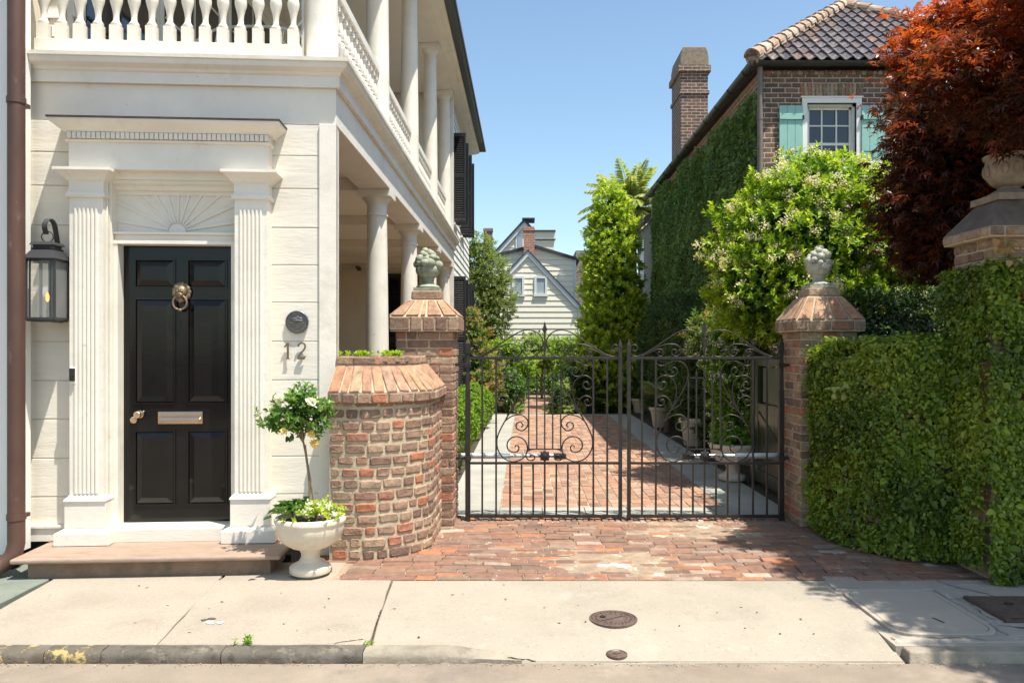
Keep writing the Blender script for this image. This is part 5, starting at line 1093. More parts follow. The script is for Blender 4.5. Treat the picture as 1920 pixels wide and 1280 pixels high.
# window
cw_=.085
b=B(); b.box(wx0-.10,wx0,BY-.03,BY+.2,wz0,wz1+.0); b.box(wx1,wx1+.10,BY-.03,BY+.2,wz0,wz1); b.box(wx0-.10,wx1+.10,BY-.032,BY+.2,wz1,wz1+.10); b.box(wx0-.13,wx1+.13,BY-.045,BY+.0,wz1+.10,wz1+.13); b.box(wx0-.15,wx1+.15,BY-.08,BY+.2,wz0-.08,wz0)
b.box(wx0,wx0+.05,BY+.06,BY+.2,wz0,wz1); b.box(wx1-.05,wx1,BY+.06,BY+.2,wz0,wz1); b.box(wx0,wx1,BY+.06,BY+.2,wz1-.05,wz1); win=part(Q,'window',b,'wht')
b=B(); b.box(wx0+.05,wx1-.05,BY+.155,BY+.16,wz0,wz1-.05); part(win,'pane',b,'glass')
b=B()
for k in range(4): x=wx0+.05+.0+k*(.87/3); b.box(x-.014,x+.014,BY+.125,BY+.155,wz0,wz1-.05)
for k in range(5): z=wz0+k*(1.45/4); b.box(wx0+.05,wx1-.05,BY+.127,BY+.154,z-(.025 if k==2 else .013),z+(.025 if k==2 else .013))
b.box(wx0+.05,wx1-.05,BY+.12,BY+.155,wz1-.10,wz1-.05); b.box(wx0+.05,wx0+.09,BY+.12,BY+.155,wz0,wz1-.05); b.box(wx1-.09,wx1-.05,BY+.12,BY+.155,wz0,wz1-.05); part(win,'sash',b,'wht')
for x0 in (wx0-.56,wx1+.09):
    b=B()
    for k in range(3): b.box(x0+k*.155+.002,x0+k*.155+.153,BY-.06,BY-.025,wz0+.02,wz1-.06)
    for z in (wz0+.22,wz1-.34): b.frus((x0,x0+.465,BY-.085,BY-.06,z),(x0,x0+.465,BY-.085,BY-.06,z+.11))
    s_=part(Q,'shutter',b,'aqua',bevel=.004)
    b=B(); b.box(x0+.02,x0+.36,BY-.10,BY-.086,wz1-.98,wz1-.965); b.box(x0+.2,x0+.24,BY-.11,BY-.06,wz1-1.0,wz1-.95); hx=x0+.46 if x0<wx0 else x0; b.box(hx-.015,hx+.02,BY-.09,BY-.03,wz1-.34,wz1-.26); part(s_,'hardware',b,'iron')
# eaves
b=B(); b.sweep([(10.9,BY+.3),(10.9,BY-.02),(BX-.02,BY-.02),(BX-.02,29.4)][::-1][::-1],[(-.0,7.2),(-.28,7.2),(-.30,7.32),(-.0,7.32)]) if False else None
def gut(b,p,q,z,r=.10):
    p=V((*p,z));q=V((*q,z)); d=(q-p).normalized(); n=V((d.y,-d.x,0)); pr=[(r*math.sin(a),-r*math.cos(a)) for a in [(-PI/2+PI*k/8) for k in range(9)]]; pr=[(x,y) for x,y in pr]
    vs=[p+n*x+UP*y for x,y in pr]+[p+n*x*.9+UP*(y*.9) for x,y in reversed(pr)]; vs2=[v+(q-p) for v in vs]; k=len(vs)
    b.add(vs+vs2,[(i,(i+1)%k,(i+1)%k+k,i+k) for i in range(k)]+[tuple(range(k-1,-1,-1)),tuple(range(k,2*k))])
b=B(); gut(b,(BX-.2,BY-.18),(10.8,BY-.18),7.30,.085); gut(b,(BX-.18,29.4),(BX-.18,BY-.24),7.30,.10)
for k in range(12): y=BY+.3+k*1.15; b.lathe(0,0,[(0,0)],3) if False else gut(b,(BX-.18,y+.05),(BX-.18,y),7.29,.112)
gut(b,(BX-.14,33.2),(BX-.14,29.5),6.55,.10); part(Q,'gutter',b,'grey',smooth=40)
b=B(); b.tube([(BX-.03,BY-.10,7.22),(BX-.03,BY-.09,6.5),(BX-.03,BY-.09,-.5)],.055,14); b.lathe(BX-.03,BY-.09,[(.062,6.2),(.062,6.24)],14); part(Q,'downspout',b,'downp',smooth=40)
# hipped roof: front slope of real pantiles
AX,AY,AZ=7.55,18.9,9.85; E0=V((4.42,15.45,7.33)); ex=V((1,0,0)); up=(V((0,AY-15.45,AZ-7.33))); SL=up.length; up=up.normalized(); no=ex.cross(up); half=AX-4.42
b=B(); tw=.235; th=.40; rows=int(SL/th)+1
for r in range(rows):
    v0=r*th-.05; v1=v0+th+.06; frac=min(1,max(0,(v0+.25)/SL)); xa=E0.x+half*frac; xb=E0.x+2*half-half*frac
    k0=int((xa-E0.x)/tw)-0; k1=int((xb-E0.x)/tw)+1
    for k in range(k0,k1):
        x=E0.x+k*tw+random.uniform(-.004,.004); n=8; g=[]; rr=random.uniform(-.008,.008); tl=random.uniform(-.01,.01)
        for (v,lift) in ((v0+rr,.045),(v1,.008)):
            for i in range(n+1):
                u=i/n; h=.036*math.cos(2*PI*(u*1.0)-.3)+(.018 if i in(0,) else 0)
                g.append(E0+ex*(x-E0.x+u*(tw+.02))+up*(v+tl*u)+no*(h+lift))
        for i in range(n+1):
            u=i/n; h=.036*math.cos(2*PI*u-.3); g.append(E0+ex*(x-E0.x+u*(tw+.02))+up*(v0+rr)+no*(h+.022))
        b.add(g,[(i,i+1,n+2+i,n+1+i) for i in range(n)]+[(2*n+2+i,2*n+3+i,i+1,i) for i in range(n)],random.random()**1.3)
rf=part(Q,'roof',b,'tile',smooth=60)
b=B(); pc_=[(4.42,15.45,7.33),(10.68,15.45,7.33),(AX,AY,AZ),(4.42,29.6,7.33),(10.68,29.6,7.33),(AX,26.4,AZ)]
b.add(pc_,[(0,1,2),(0,2,5,3),(1,4,5,2),(3,5,4),(0,3,4,1)]); part(rf,'underlay',b,'roofplain')
b=B()
for (p,q) in ((E0+V((-.02,0,.03)),V((AX,AY,AZ))),(V((10.68,15.45,7.36)),V((AX,AY,AZ))),(V((AX,AY,AZ)),V((AX,26.4,AZ)))):
    p=V(p);q=V(q); d=(q-p); n=int(d.length/.34); dn=d.normalized(); sd=dn.cross(UP).normalized(); un=sd.cross(dn)
    for k in range(n):
        a=p+d*(k/n); c=p+d*((k+1.12)/n); vs=[]
        for (o,rr) in ((a,.155),(c,.115)):
            for i in range(9): th_=PI*i/8; vs.append(o+sd*rr*math.cos(th_)*1.1+un*(rr*math.sin(th_)+.02+random.uniform(-.01,.01)))
        b.add(vs,[(i,i+1,i+10,i+9) for i in range(8)]+[tuple(range(9))],random.random())
    b.tube([p,q],.15,8,tint=.55)
part(rf,'ridge_tiles',b,'ridge')
b=B(); b.add([(BX-.2,29.4,6.62),(BX-.2,33.3,6.62),(7.5,33.3,8.2),(7.5,29.4,8.2)],[(0,1,2,3)]); part(Q,'rear_roof',b,'roofplain')
b=B(); b.box(BX+.01,BX+.05,31.2,32.3,4.2,5.9); b.box(BX-.0,BX+.02,31.1,32.4,5.9,6.0); part(Q,'rear_window',b,'wht')
# chimney
b=B(); b.box(4.78,5.62,24.5,26.0,6.9,10.3); b.box(4.74,5.66,24.46,26.04,9.55,9.66); b.box(4.70,5.70,24.42,26.08,10.22,10.42); chy=part(Q,'chimney',b,'farbrick',uv=True,bevel=.01)
b=B(); 
pr=[(4.76,10.42),(5.64,10.42),(5.66,10.62),(5.62,10.90),(5.58,11.02),(4.86,11.02),(4.80,10.9),(4.75,10.62)]
b.prism(pr,'y',24.5,26.0); part(chy,'chimney_hood',b,'urn2',bevel=.04)
# ivy on the side
n=95000; y=RN.uniform(15.75,28.6,n); z=RN.uniform(0,1,n)**.8; top=6.80+.028*(y-16)+.06*np.sin(y*1.7)+.05*np.sin(y*4.3); z=-.4+z*(top+.4); 
P=np.stack([BX-.10-.05*lumps(y*.5,z*.5,0)+RN.normal(0,.03,n),y,z],1); N=np.tile([-1.,0,0],(n,1))
o=fig(P,N,0,'ivy',None,l=.075,mt='figfar',org=(BX,BY,0),wd=.75,rnd=.6); del o['category']; o.parent=Q; o.location=(0,0,0); o['label']='clipped ivy covering the side wall'
# ================================================================== FAR YELLOW HOUSE
FY=33.5
Y_=thing('yellow_clapboard_house','pale yellow clapboard house with steep gables and red chimney beyond the garden','house',(.3,FY,0))
def gable(par,nm,xl,xr,y,z0,edge,mt,h=.235,zt=None,th=.03):
    b=B(); z=z0
    while z<zt-.02:
        z1=min(z+h,zt); l0,r0=edge(z); l1,r1=edge(z1)
        if r0-l0>.05: b.add([(l0,y-th,z),(r0,y-th,z),(r1,y-.006,z1),(l1,y-.006,z1),(l0,y+.05,z),(r0,y+.05,z),(r1,y+.05,z1),(l1,y+.05,z1)],[(0,1,2,3),(0,4,5,1),(1,5,6,2),(4,0,3,7)])
        z=z1
    return part(par,nm,b,mt)
def X_(u,Y): return (u-985)*Y/1493
def Z_(v,Y): return 1.7-(v-655)*Y/1493
# front section
g1=dict(xl=X_(918,FY),xr=X_(1084,FY),ze=Z_(574,FY),za=Z_(477,FY),xa=X_(990,FY))
def e1(z):
    sl=(g1['xr']-g1['xa'])/(g1['za']-g1['ze'])
    if z<=g1['ze']: return max(g1['xl'],g1['xa']-(g1['za']-z)*sl),g1['xr']
    return max(g1['xl'],g1['xa']-(g1['za']-z)*sl),g1['xa']+(g1['za']-z)*sl
gable(Y_,'front_clapboards',0,0,FY,0,e1,'farwall',zt=g1['za'])
b=B(); b.box(g1['xl'],g1['xr'],FY+.05,FY+1.0,0,g1['ze']); b.box(g1['xr'],g1['xr']+.07,FY-.05,FY+1,0,g1['ze']); part(Y_,'front_wall',b,'farwall')
b=B()
for s_ in (1,-1):
    xe=g1['xr']+.1; sl=(xe-g1['xa']); q=[(g1['xa'],g1['za']+.16),(g1['xa']+s_*sl,g1['ze']-.02),(g1['xa']+s_*sl,g1['ze']-.24),(g1['xa'],g1['za']-.08)]
    b.prism(q if s_>0 else q[::-1],'y',FY-.10,FY-.035)
part(Y_,'gable_trim',b,'fartrim')
b=B()
for s_ in (1,-1):
    sl=(g1['xr']+.12-g1['xa']); q=[(g1['xa'],g1['za']+.20),(g1['xa']+s_*sl,g1['ze']+.02),(g1['xa']+s_*sl,g1['ze']-.02),(g1['xa'],g1['za']+.15)]
    b.prism(q if s_>0 else q[::-1],'y',FY-.14,FY+1.2)
part(Y_,'roof',b,'farroof')
for (u0,u1) in ((960,983),(1002,1026)):
    x0,x1=X_(u0,FY),X_(u1,FY); z0,z1=Z_(553,FY),Z_(518,FY)
    b=B(); b.box(x0,x0+.09,FY-.08,FY,z0,z1);b.box(x1-.09,x1,FY-.08,FY,z0,z1);b.box(x0+.09,x1-.09,FY-.08,FY,z1-.09,z1);b.box(x0-.03,x1+.03,FY-.1,FY,z0-.06,z0+.05); f=part(Y_,'window',b,'fartrim'); b=B(); b.box(x0+.09,x1-.09,FY-.04,FY-.03,z0+.05,z1-.09); part(f,'pane',b,'farpane')
# second section with the low roof
Y2=35.0; xl,xr=X_(905,Y2),X_(1076,Y2); ridge=(X_(1000,Y2),Z_(463,Y2)); el=Z_(487,Y2)
def e2(z):
    if z<=el: return xl,xr
    k=(ridge[1]-z)/(ridge[1]-el); return ridge[0]-(ridge[0]-xl)*k,ridge[0]+(xr-ridge[0])*k
gable(Y_,'middle_clapboards',0,0,Y2,0,e2,'farwall',zt=ridge[1]-.05)
b=B(); b.box(xr,xr+.09,Y2-.06,Y2+.2,0,el); part(Y_,'corner_trim',b,'fartrim')
b=B(); b.prism([(xl-.2,el),(xr+.25,el-.03),(xr+.25,el+.06),(ridge[0],ridge[1]+.12),(xl-.2,el+.1)][::-1],'y',Y2-.15,Y2+3) if False else None
for s_,xx in ((1,xr+.25),(-1,xl-.2)):
    q=[(ridge[0],ridge[1]+.10),(xx,el+.06),(xx,el-.06),(ridge[0],ridge[1]-.02)]; b.prism(q if s_>0 else q[::-1],'y',Y2-.15,Y2+3)
part(Y_,'middle_roof',b,'farroof')
# steep rear gable
Y3=38.0; za=Z_(418,Y3); xa=X_(983,Y3); zb=Z_(478,Y3); sl3=(xa-X_(928,Y3))/(za-zb)
e3=lambda z:(xa-(za-z)*sl3,xa+(za-z)*sl3)
gable(Y_,'rear_clapboards',0,0,Y3,zb-2,e3,'farwall',zt=za-.03)
b=B();b2=B()
for s_ in (1,-1):
    q=[(xa,za+.18),(xa+s_*sl3*3.6,za+.18-3.6),(xa+s_*sl3*3.6,za-3.5),(xa,za+.05)]; b.prism(q if s_>0 else q[::-1],'y',Y3-.2,Y3+4)
    q=[(xa,za+.06),(xa+s_*sl3*3.6,za+.06-3.6),(xa+s_*sl3*3.6,za-3.8),(xa,za-.18)]; b2.prism(q if s_>0 else q[::-1],'y',Y3-.14,Y3-.04)
b.box(xa-.1,xa+.5,Y3-.3,Y3+1,za+.14,za+.20); part(Y_,'rear_roof',b,'farroof'); part(Y_,'rear_gable_trim',b2,'fartrim')
b=B(); x0,x1=X_(967,Y3),X_(982,Y3); b.box(x0,x1,Y3-.08,Y3-.03,Z_(468,Y3),Z_(442,Y3)); f=part(Y_,'rear_window',b,'fartrim'); b=B(); b.box(x0+.08,x1-.06,Y3-.1,Y3-.081,Z_(466,Y3),Z_(445,Y3)); part(f,'pane',b,'farpane')
b=B(); b.box(X_(1003,Y3),X_(1038,Y3),Y3-.5,Y3+1,Z_(475,Y3),Z_(452,Y3)); b.box(X_(1003,Y3),X_(1040,Y3),Y3-.52,Y3+1,Z_(452,Y3)+.001,Z_(437,Y3)); part(Y_,'dormer',b,'farwall'); b=B(); b.box(X_(1003,Y3),X_(1041,Y3),Y3-.6,Y3+1,Z_(437,Y3)+.002,Z_(437,Y3)+.06); b.box(X_(1003,Y3),X_(1041,Y3),Y3-.58,Y3-.53,Z_(452,Y3)-.03,Z_(452,Y3)+.03); part(Y_,'dormer_roof',b,'farroof')
yc=34.6; b=B(); b.box(X_(982,yc),X_(1002,yc),yc,yc+.45,5.0,Z_(425,yc)); b.box(X_(981,yc),X_(1003,yc),yc-.03,yc+.5,Z_(432,yc),Z_(428,yc)); part(Y_,'chimney',b,'redbrick',uv=True)
b=B(); b.box(X_(1077,Y2+.5),X_(1079.5,Y2+.5),Y2+.4,Y2+.5,0,el-.3); part(Y_,'drainpipe',b,'copper')
t=thing('background_chimney','brown brick chimney rising behind the tree left of the yellow house','chimney',(X_(914,45),45,0)); b=B(); b.box(X_(907,45),X_(923,45),45,45.5,0,Z_(433,45)); part(t,'stack',b,'farbrick',uv=True); b=B(); b.box(X_(906,45),X_(924,45),44.95,45.55,Z_(433,45),Z_(428,45)); part(t,'cap',b,'farbrick',uv=True)
b=B(); b.box(2.35,3.6,37,40,0,6.3); solo('grey_brick_house',b,'greybrick','strip of grey brick house between the yellow house and the bright green tree','house',uv=True)

# ================================================================== GARDEN BEYOND THE GATE
def pot(cx,cy,r,h,label,rect_=False):
    t=thing('garden_pot',label,'pot',(cx,cy,0),'stone pots along the driveway')
    b=B(); b.lathe(cx,cy,[(r*.62,0),(r*.66,.03),(r*.86,h*.78),(r*.90,h*.82),(r*1.0,h*.85),(r*1.03,h*.93),(r*1.0,h),(r*.86,h),(r*.82,h*.85),(.01,h*.85)],28); part(t,'bowl',b,'urn',smooth=35)
    b=B(); b.lathe(cx,cy,[(r*.80,h*.8),(r*.80,h*.9),(.01,h*.92)],16); part(t,'soil',b,'soil')
pot(2.97,17.5,.25,.44,'middle pale stone pot beside the driveway, under the fan palm')
pot(2.98,14.1,.26,.50,'nearest tall pale stone pot beside the driveway')
pot(3.10,21.5,.26,.38,'farthest pale stone pot on the right of the driveway')
urn('pedestal_planter','wide pale stone pedestal bowl behind the right gate','planter',2.66,10.25,.01,1.05,'urn')
# green timber door folded back behind the right pier
t=thing('garden_door','dark green timber door with a cross brace and ring latch, folded back behind the right gate','door',(2.92,9.1,0))
DM=Matrix(((0,1,0,2.90),(1,0,0,0),(0,0,1,0),(0,0,0,1)))  # local x -> world y, local y -> world x
b=B(); 
def yb(y0,y1,z0,z1,d=.0,e=.05): b.box(2.88-d,2.88+e,y0,y1,z0,z1)
yb(8.15,8.27,.06,1.62);yb(9.88,10.0,.06,1.62);yb(8.27,9.88,.06,.22);yb(8.27,9.88,1.50,1.62);yb(8.27,9.88,.94,1.04); fr=part(t,'frame',b,'greenwood',bevel=.004)
b=B()
for k in range(13): y=8.27+k*.124; b.box(2.895,2.915,y+.003,y+.121,.22,.94); 
b.box(2.893,2.915,8.45,9.7,1.06,1.48)
part(t,'boards',b,'greenwood',bevel=.003)
b=B()
for s_ in (1,-1):
    y0,y1=(8.29,9.86) if s_>0 else (9.86,8.29); dv=V((0,y1-y0,.70)).normalized()
    pz=[(y0,.23),(y1,.90)]; w_=.05; b.add([(2.884-.002*s_,y0,.23),(2.884-.002*s_,y0,.33),(2.884-.002*s_,y1,.93),(2.884-.002*s_,y1,.83),(2.91,y0,.23),(2.91,y0,.33),(2.91,y1,.93),(2.91,y1,.83)],[(0,1,2,3),(7,6,5,4),(0,4,5,1),(1,5,6,2),(2,6,7,3),(3,7,4,0)])
part(t,'cross_brace',b,'greenwood')
b=B(); b.tube([(2.86,8.42+.04*math.cos(a),1.16+.04*math.sin(a)) for a in [2*PI*k/16 for k in range(17)]],.008,6); b.box(2.862,2.88,8.36,8.48,1.18,1.23); b.box(2.866,2.88,8.2,8.36,1.19,1.215); part(t,'ring_latch',b,'iron')
t=thing('ball_topped_post','dark green post with a ball top behind the right gate','post',(2.98,10.2,0)); b=B(); b.box(2.90,3.06,10.12,10.28,0,1.66); b.box(2.88,3.08,10.10,10.30,1.66,1.70); part(t,'post',b,'greenwood',bevel=.004)
b=B(); b.lathe(2.98,10.2,[(.05,1.70),(.04,1.73),(.075,1.76),(.10,1.81),(.10,1.85),(.075,1.90),(.02,1.92)],18); part(t,'ball',b,'greenwood',smooth=50)

# ---- trees and shrubs
S=shrub
# flowering privet behind the right gate pier
PB=[(3.45,10.1,2.95,1.05,.95,.95),(3.75,10.1,3.45,.85,.8,.7),(4.4,10.1,3.1,.8,.8,.85),(3.0,9.95,2.45,.65,.7,.6),(4.2,10.2,2.35,.8,.8,.6)]
T=thing('flowering_privet','big rounded bright green shrub covered in creamy flower clusters, behind the right gate pier','shrub',(3.7,10.2,0))
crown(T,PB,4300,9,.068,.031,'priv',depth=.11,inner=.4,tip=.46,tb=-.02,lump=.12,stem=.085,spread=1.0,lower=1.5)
flowers(T,PB,430,.032,'bloom',per=50,depth=.03,camside=True,psz=.022)
trunk(T,(3.7,10.3,0),(3.7,10.3,2.4),.07,[(3.2,10,3),(3.9,10,3.7),(4.4,10.2,3),(2.9,9.9,2.4)])
# red maple over the tall pier
MB=[(5.15,8.5,4.35,1.2,1.1,1.15),(4.5,8.2,3.95,.75,.7,.6),(4.45,8.3,3.2,.80,.8,.70),(4.55,8.3,2.75,.6,.6,.4),(4.65,8.4,3.35,.85,.8,.65),(5.5,8.2,3.4,1.0,.9,.8),(4.95,7.2,4.1,.75,.7,.6),(4.75,8.7,5.0,.7,.7,.65),(4.35,8.1,2.95,.6,.5,.45),(5.6,7.9,5.0,1.2,1.0,1.0),
    (4.55,6.4,4.15,.62,.6,.55),(4.75,5.2,4.45,.95,1.1,.7),(4.95,6.9,2.95,.5,.5,.4),(6.3,5.5,4.7,1.2,1.6,1.0)]
T=thing('red_maple','Japanese maple, orange-red on top and dark maroon below, over the stone-capped pier','tree',(5.2,7.7,0))
MB=[(x*.9,y*.9,1.7+(z-1.7)*.9,a*.9,c*.9,d*.9) if y>7.8 else (x,y,z,a,c,d) for x,y,z,a,c,d in MB]
P,nr,_=blobpts(MB,9500,.16,.5,cull=.6,lump=.16)
MB2=[(4.4,5.0,4.5,.95,.9,.45),(4.65,4.1,4.5,.95,.9,.45),(4.95,3.2,4.5,1.0,.8,.45),(4.35,6.0,4.6,.75,.6,.4),(5.9,4.6,4.5,1.0,1.3,.5)]
MB3=[(3.72,5.85,3.45,.42,.3,.34),(3.30,6.1,3.75,.35,.3,.30),(4.0,5.7,3.5,.3,.3,.35),(3.55,6.3,3.95,.4,.4,.3)]
P2_,n2_,_=blobpts(MB2,15000,.3,.5,cull=0); P3_,n3_,_=blobpts(MB3,900,.25,.5,cull=0); P=np.concatenate([P,P2_,P3_]); nr=np.concatenate([nr,n2_,n3_])
A=unit(nr*np.array([1,1,.35])+np.array([0,0,.15])+.4*rdir(len(P)))
p=np.repeat(P,3,0)+RN.normal(0,.035,(len(P)*3,3)); Dv=unit(np.repeat(A,3,0)*.9+.75*rdir(len(p))+np.array([0,0,-.35])); Nv=unit(np.array([0,0,1])+.55*rdir(len(p))+.3*np.repeat(nr,3,0))
hh=np.clip((p[:,2]-3.45)/1.6,0,1); tt=.18+.50*hh+np.repeat(RN.uniform(-.2,.25,len(P)),3)+RN.uniform(-.1,.12,len(p))  # tint rises with height: sunlit top and shaded underside as leaf colour
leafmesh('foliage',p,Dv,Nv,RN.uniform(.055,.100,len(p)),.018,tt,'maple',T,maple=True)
P,nr,_=blobpts(MB,9000,.4,.5,cull=0); leafmesh('inner_foliage',P-nr*.12,rdir(len(P)),rdir(len(P)),.11,.04,RN.uniform(0,.25,len(P)),'maple',T,maple=True)  # darkest tints paint the shade in the depth of the crown
trunk(T,(4.8,7.2,0),(4.65,7.2,3.3),.11,[tuple(x[:3]) for x in MB],bend=.12,r2=.07)
b=None
t=thing('maple_twig','drooping twig of dull red maple leaves at the right edge, over the ivy','twig',(4.35,6.3,2.3))
n=90; a=RN.uniform(0,1,n); P=np.stack([4.25-.62*a,5.72+0*a,2.12-.10*a+.05*np.sin(a*9)],1)+RN.normal(0,.035,(n,3)); leafmesh('leaves',P,unit(np.array([-.6,-.2,-.5])+.6*rdir(n)),unit(np.array([0,-.5,1])+.4*rdir(n)),.065,.016,RN.uniform(.35,.7,n),'maple',t,maple=True)
b=B(); b.tube(cr([(5.0,6.2,3.0),(4.5,5.9,2.35),(4.1,5.74,2.2),(3.68,5.72,2.05)],5),.006,5,.002); part(t,'stem',b,'stem')
# tall bright column tree
T=thing('columnar_evergreen','tall bright yellow-green columnar tree at the end of the driveway','tree',(2.4,22.2,0))
CB=[(2.42,22.2,z,.76*w_,.75*w_,.85) for z,w_ in ((.6,1.12),(1.5,1.12),(2.4,1.12),(3.3,1.08),(4.2,.98),(4.9,.86),(5.45,.66))]
CB+=[(2.85,22.0,2.6,.55,.6,.7),(1.95,22.0,1.6,.5,.6,.8),(2.9,21.9,1.2,.6,.6,.9),(2.1,22.1,3.9,.5,.5,.6)]
crown(T,CB,4600,9,.10,.042,'column',depth=.13,inner=.2,tip=.40,stem=.10,lower=.05,lump=.14,tb=.14)
trunk(T,(2.4,22.3,0),(2.4,22.3,5.2),.08,[(2.8,22,3),(2,22,4)])
# olive tree left behind the house
T=thing('olive_green_tree','loose olive-green tree behind the end of the columned house','tree',(-1.3,26,0))
crown(T,[(-1.5,26,4.2,.95,.8,.9),(-1.2,26,3.1,.9,.8,.85),(-1.7,26,5.0,.7,.6,.5),(-.95,25.8,3.6,.6,.5,.6),(-1.2,26,2.2,.7,.7,.6)],1500,9,.10,.035,'olive',depth=.22,inner=.15,stem=.12,tip=.35,tb=.05)
trunk(T,(-1.5,26,0),(-1.4,26,3.6),.08,[(-1.1,26,3.3),(-1.6,26,4.8),(-.9,25.9,3.7),(-1.2,26,2.6)])
# palm
T=thing('date_palm','feathery palm crown behind the bright columnar tree and the brick house','palm tree',(4.6,34,0))
pc3=V((4.5,34,7.6)); Ps=[];Ds=[];Ns=[];Ls=[];b=B()
for k in range(62):
    a=2*PI*k*.381966; el=R(80-95*(k/62)+random.uniform(-8,8)); L_=2.3*random.uniform(.85,1.1); h=V((math.cos(a),math.sin(a),0)); pts=[]
    v=h*math.cos(el)+UP*math.sin(el); q=pc3.copy()
    for i in range(13): pts.append(q.copy()); q=q+v*(L_/12); v=(v+V((0,0,-.105))).normalized()
    b.tube(pts,.025,4,.006)
    for i in range(2,13):
        for f_ in (0,.33,.66):
            p_=pts[i-1].lerp(pts[i],f_); tn=(pts[i]-pts[i-1]).normalized(); sd=tn.cross(UP).normalized(); ll=.50*math.sin(PI*min(1,(i+f_+1)/14.5))**.6
            for s_ in (1,-1): Ps.append(p_[:]); Ds.append((tn*.75+sd*s_*.8+V((0,0,-.15))+V((random.uniform(-.1,.1),)*3))[:]); Ns.append((UP+sd*s_*.3)[:]); Ls.append(ll)
part(T,'frond_ribs',b,'palm'); leafmesh('fronds',np.array(Ps),np.array(Ds),np.array(Ns),np.array(Ls),.065,RN.uniform(.2,1.0,len(Ps)),'palm',T,droop=.25)
b=B(); b.tube([(4.6,34,0),(4.58,34,4),(4.5,34,7.65)],.22,12,.2); part(T,'trunk',b,'bark')
# tree seen under the maple
S('sunlit_garden_tree','sunlit pale green tree seen through the gap under the red maple','tree',[(6.4,10.9,3.5,.9,.7,.8),(5.7,10.9,2.9,.75,.7,.8),(7.2,10.9,3.2,.8,.7,.9),(6.2,10.9,2.1,.9,.7,.7)],1300,8,.10,.04,'varieg',trunkr=.09,depth=.2,inner=.2,stem=.1)
S('shaded_evergreen','dark evergreen mass between the flowering privet and the rear hedge','shrub',[(5.3,11.2,2.7,.9,.7,1.1),(6.9,11.4,2.3,1.1,.6,1.1),(4.9,11,1.8,.9,.8,1.0)],1100,8,.085,.035,'dark',depth=.2,inner=.35,trunkr=.06)
# left side of the driveway
S('boxwood_ball','nearest clipped boxwood ball, behind the left gate hinge','shrub',[(-1.26,13.0,.44,.50,.48,.46)],900,8,.032,.018,'box',group='boxwood balls left of the driveway',depth=.07,inner=.3,tb=.16,stem=.02,lump=.01)
S('boxwood_ball','middle clipped boxwood ball left of the driveway','shrub',[(-1.22,15.0,.46,.48,.46,.48)],800,8,.034,.019,'box',group='boxwood balls left of the driveway',depth=.07,inner=.3,tb=.16,stem=.02,lump=.01)
S('boxwood_ball','farthest clipped boxwood ball left of the driveway','shrub',[(-1.15,17.1,.48,.5,.46,.5)],700,8,.036,.02,'box',group='boxwood balls left of the driveway',depth=.07,inner=.3,tb=.16,stem=.02,lump=.01)
S('low_border_plant','low leafy plant at the foot of the left driveway edge','plant',[(-1.15,10.8,.25,.28,.6,.28),(-1.15,9.6,.35,.25,.5,.38)],300,7,.05,.025,'dark',depth=.15,trunkr=.01,stem=.04)
S('nandina','upright red-tipped yellow-green shrub against the end of the columned house','shrub',[(-1.15,18.3,1.9,.33,.4,.55),(-1.1,18.3,1.3,.45,.45,.5),(-1.05,18.2,.8,.5,.45,.5),(-1.2,18.3,2.35,.2,.25,.3),(-.75,18.6,1.15,.3,.3,.4)],750,8,.07,.026,'nandina',depth=.2,stem=.09,inner=.3)
S('clipped_hedge','square clipped camellia hedge left of the garden path','hedge',[(-.50,21.9,.6,.48,.6,.62),(-.75,21.9,.75,.5,.6,.62),(-.3,21.8,.45,.30,.5,.5)],1000,8,.06,.03,'camel',depth=.1,stem=.05,tb=.12)
S('clipped_hedge','long dark clipped hedge right of the garden path','hedge',[(1.35,21.9,.62,.55,.5,.66),(1.9,21.9,.62,.6,.5,.66),(2.5,21.8,.62,.6,.5,.66),(3.1,21.9,.7,.6,.5,.7)],1700,8,.055,.028,'dark',depth=.09,stem=.05,tb=.02)  # shade on this hedge is put into its leaf colour
S('topiary_ball','small dark topiary drum beside the garden path','shrub',[(.83,20.9,.42,.22,.22,.36)],350,8,.035,.018,'dark',depth=.07,stem=.03,tb=.15)
S('variegated_shrub','light yellow-green variegated shrub in front of the clipped hedge','shrub',[(1.05,21.3,.45,.28,.25,.40)],200,8,.06,.03,'varieg',depth=.15,stem=.05)
S('low_groundcover','pale low plants at the end of the driveway right of the path','plant',[(.85,20.95,.12,.4,.2,.14),(1.3,21.1,.12,.35,.2,.16),(-.2,21.05,.12,.2,.2,.16)],160,7,.05,.025,'varieg',trunkr=.008,depth=.2,stem=.04)
S('path_end_hedge','low bright clipped hedge across the far end of the path','hedge',[(.1,29.8,.45,.7,.4,.5),(1.2,29.8,.45,.8,.4,.52)],600,7,.07,.035,'box',depth=.1,tb=.2,stem=.05)
S('weeping_yellow_shrub','drooping pale yellow variegated tree above the end of the path','tree',[(.5,27.5,1.55,.9,.6,.65),(.1,27.3,1.25,.6,.5,.45),(1.1,27.3,1.3,.6,.5,.5)],750,8,.10,.04,'varieg',depth=.25,stem=.1,lower=.75,trunkr=.05)
S('dark_flowering_shrub','dark round shrub right in front of the yellow house','shrub',[(.35,30.5,1.75,.7,.6,.62),(-.3,30.5,1.3,.6,.5,.6),(1.2,30.6,1.4,.6,.6,.5)],500,8,.10,.04,'dark',depth=.2,stem=.1,tb=.1)
S('bright_garden_shrub','bright green shrub above the clipped hedge, left of the path','shrub',[(-.55,24.5,1.45,.6,.5,.55),(-1.2,24.5,1.3,.6,.5,.6),(-.1,25.2,1.1,.5,.5,.5)],700,8,.085,.035,'priv',depth=.2,stem=.09)
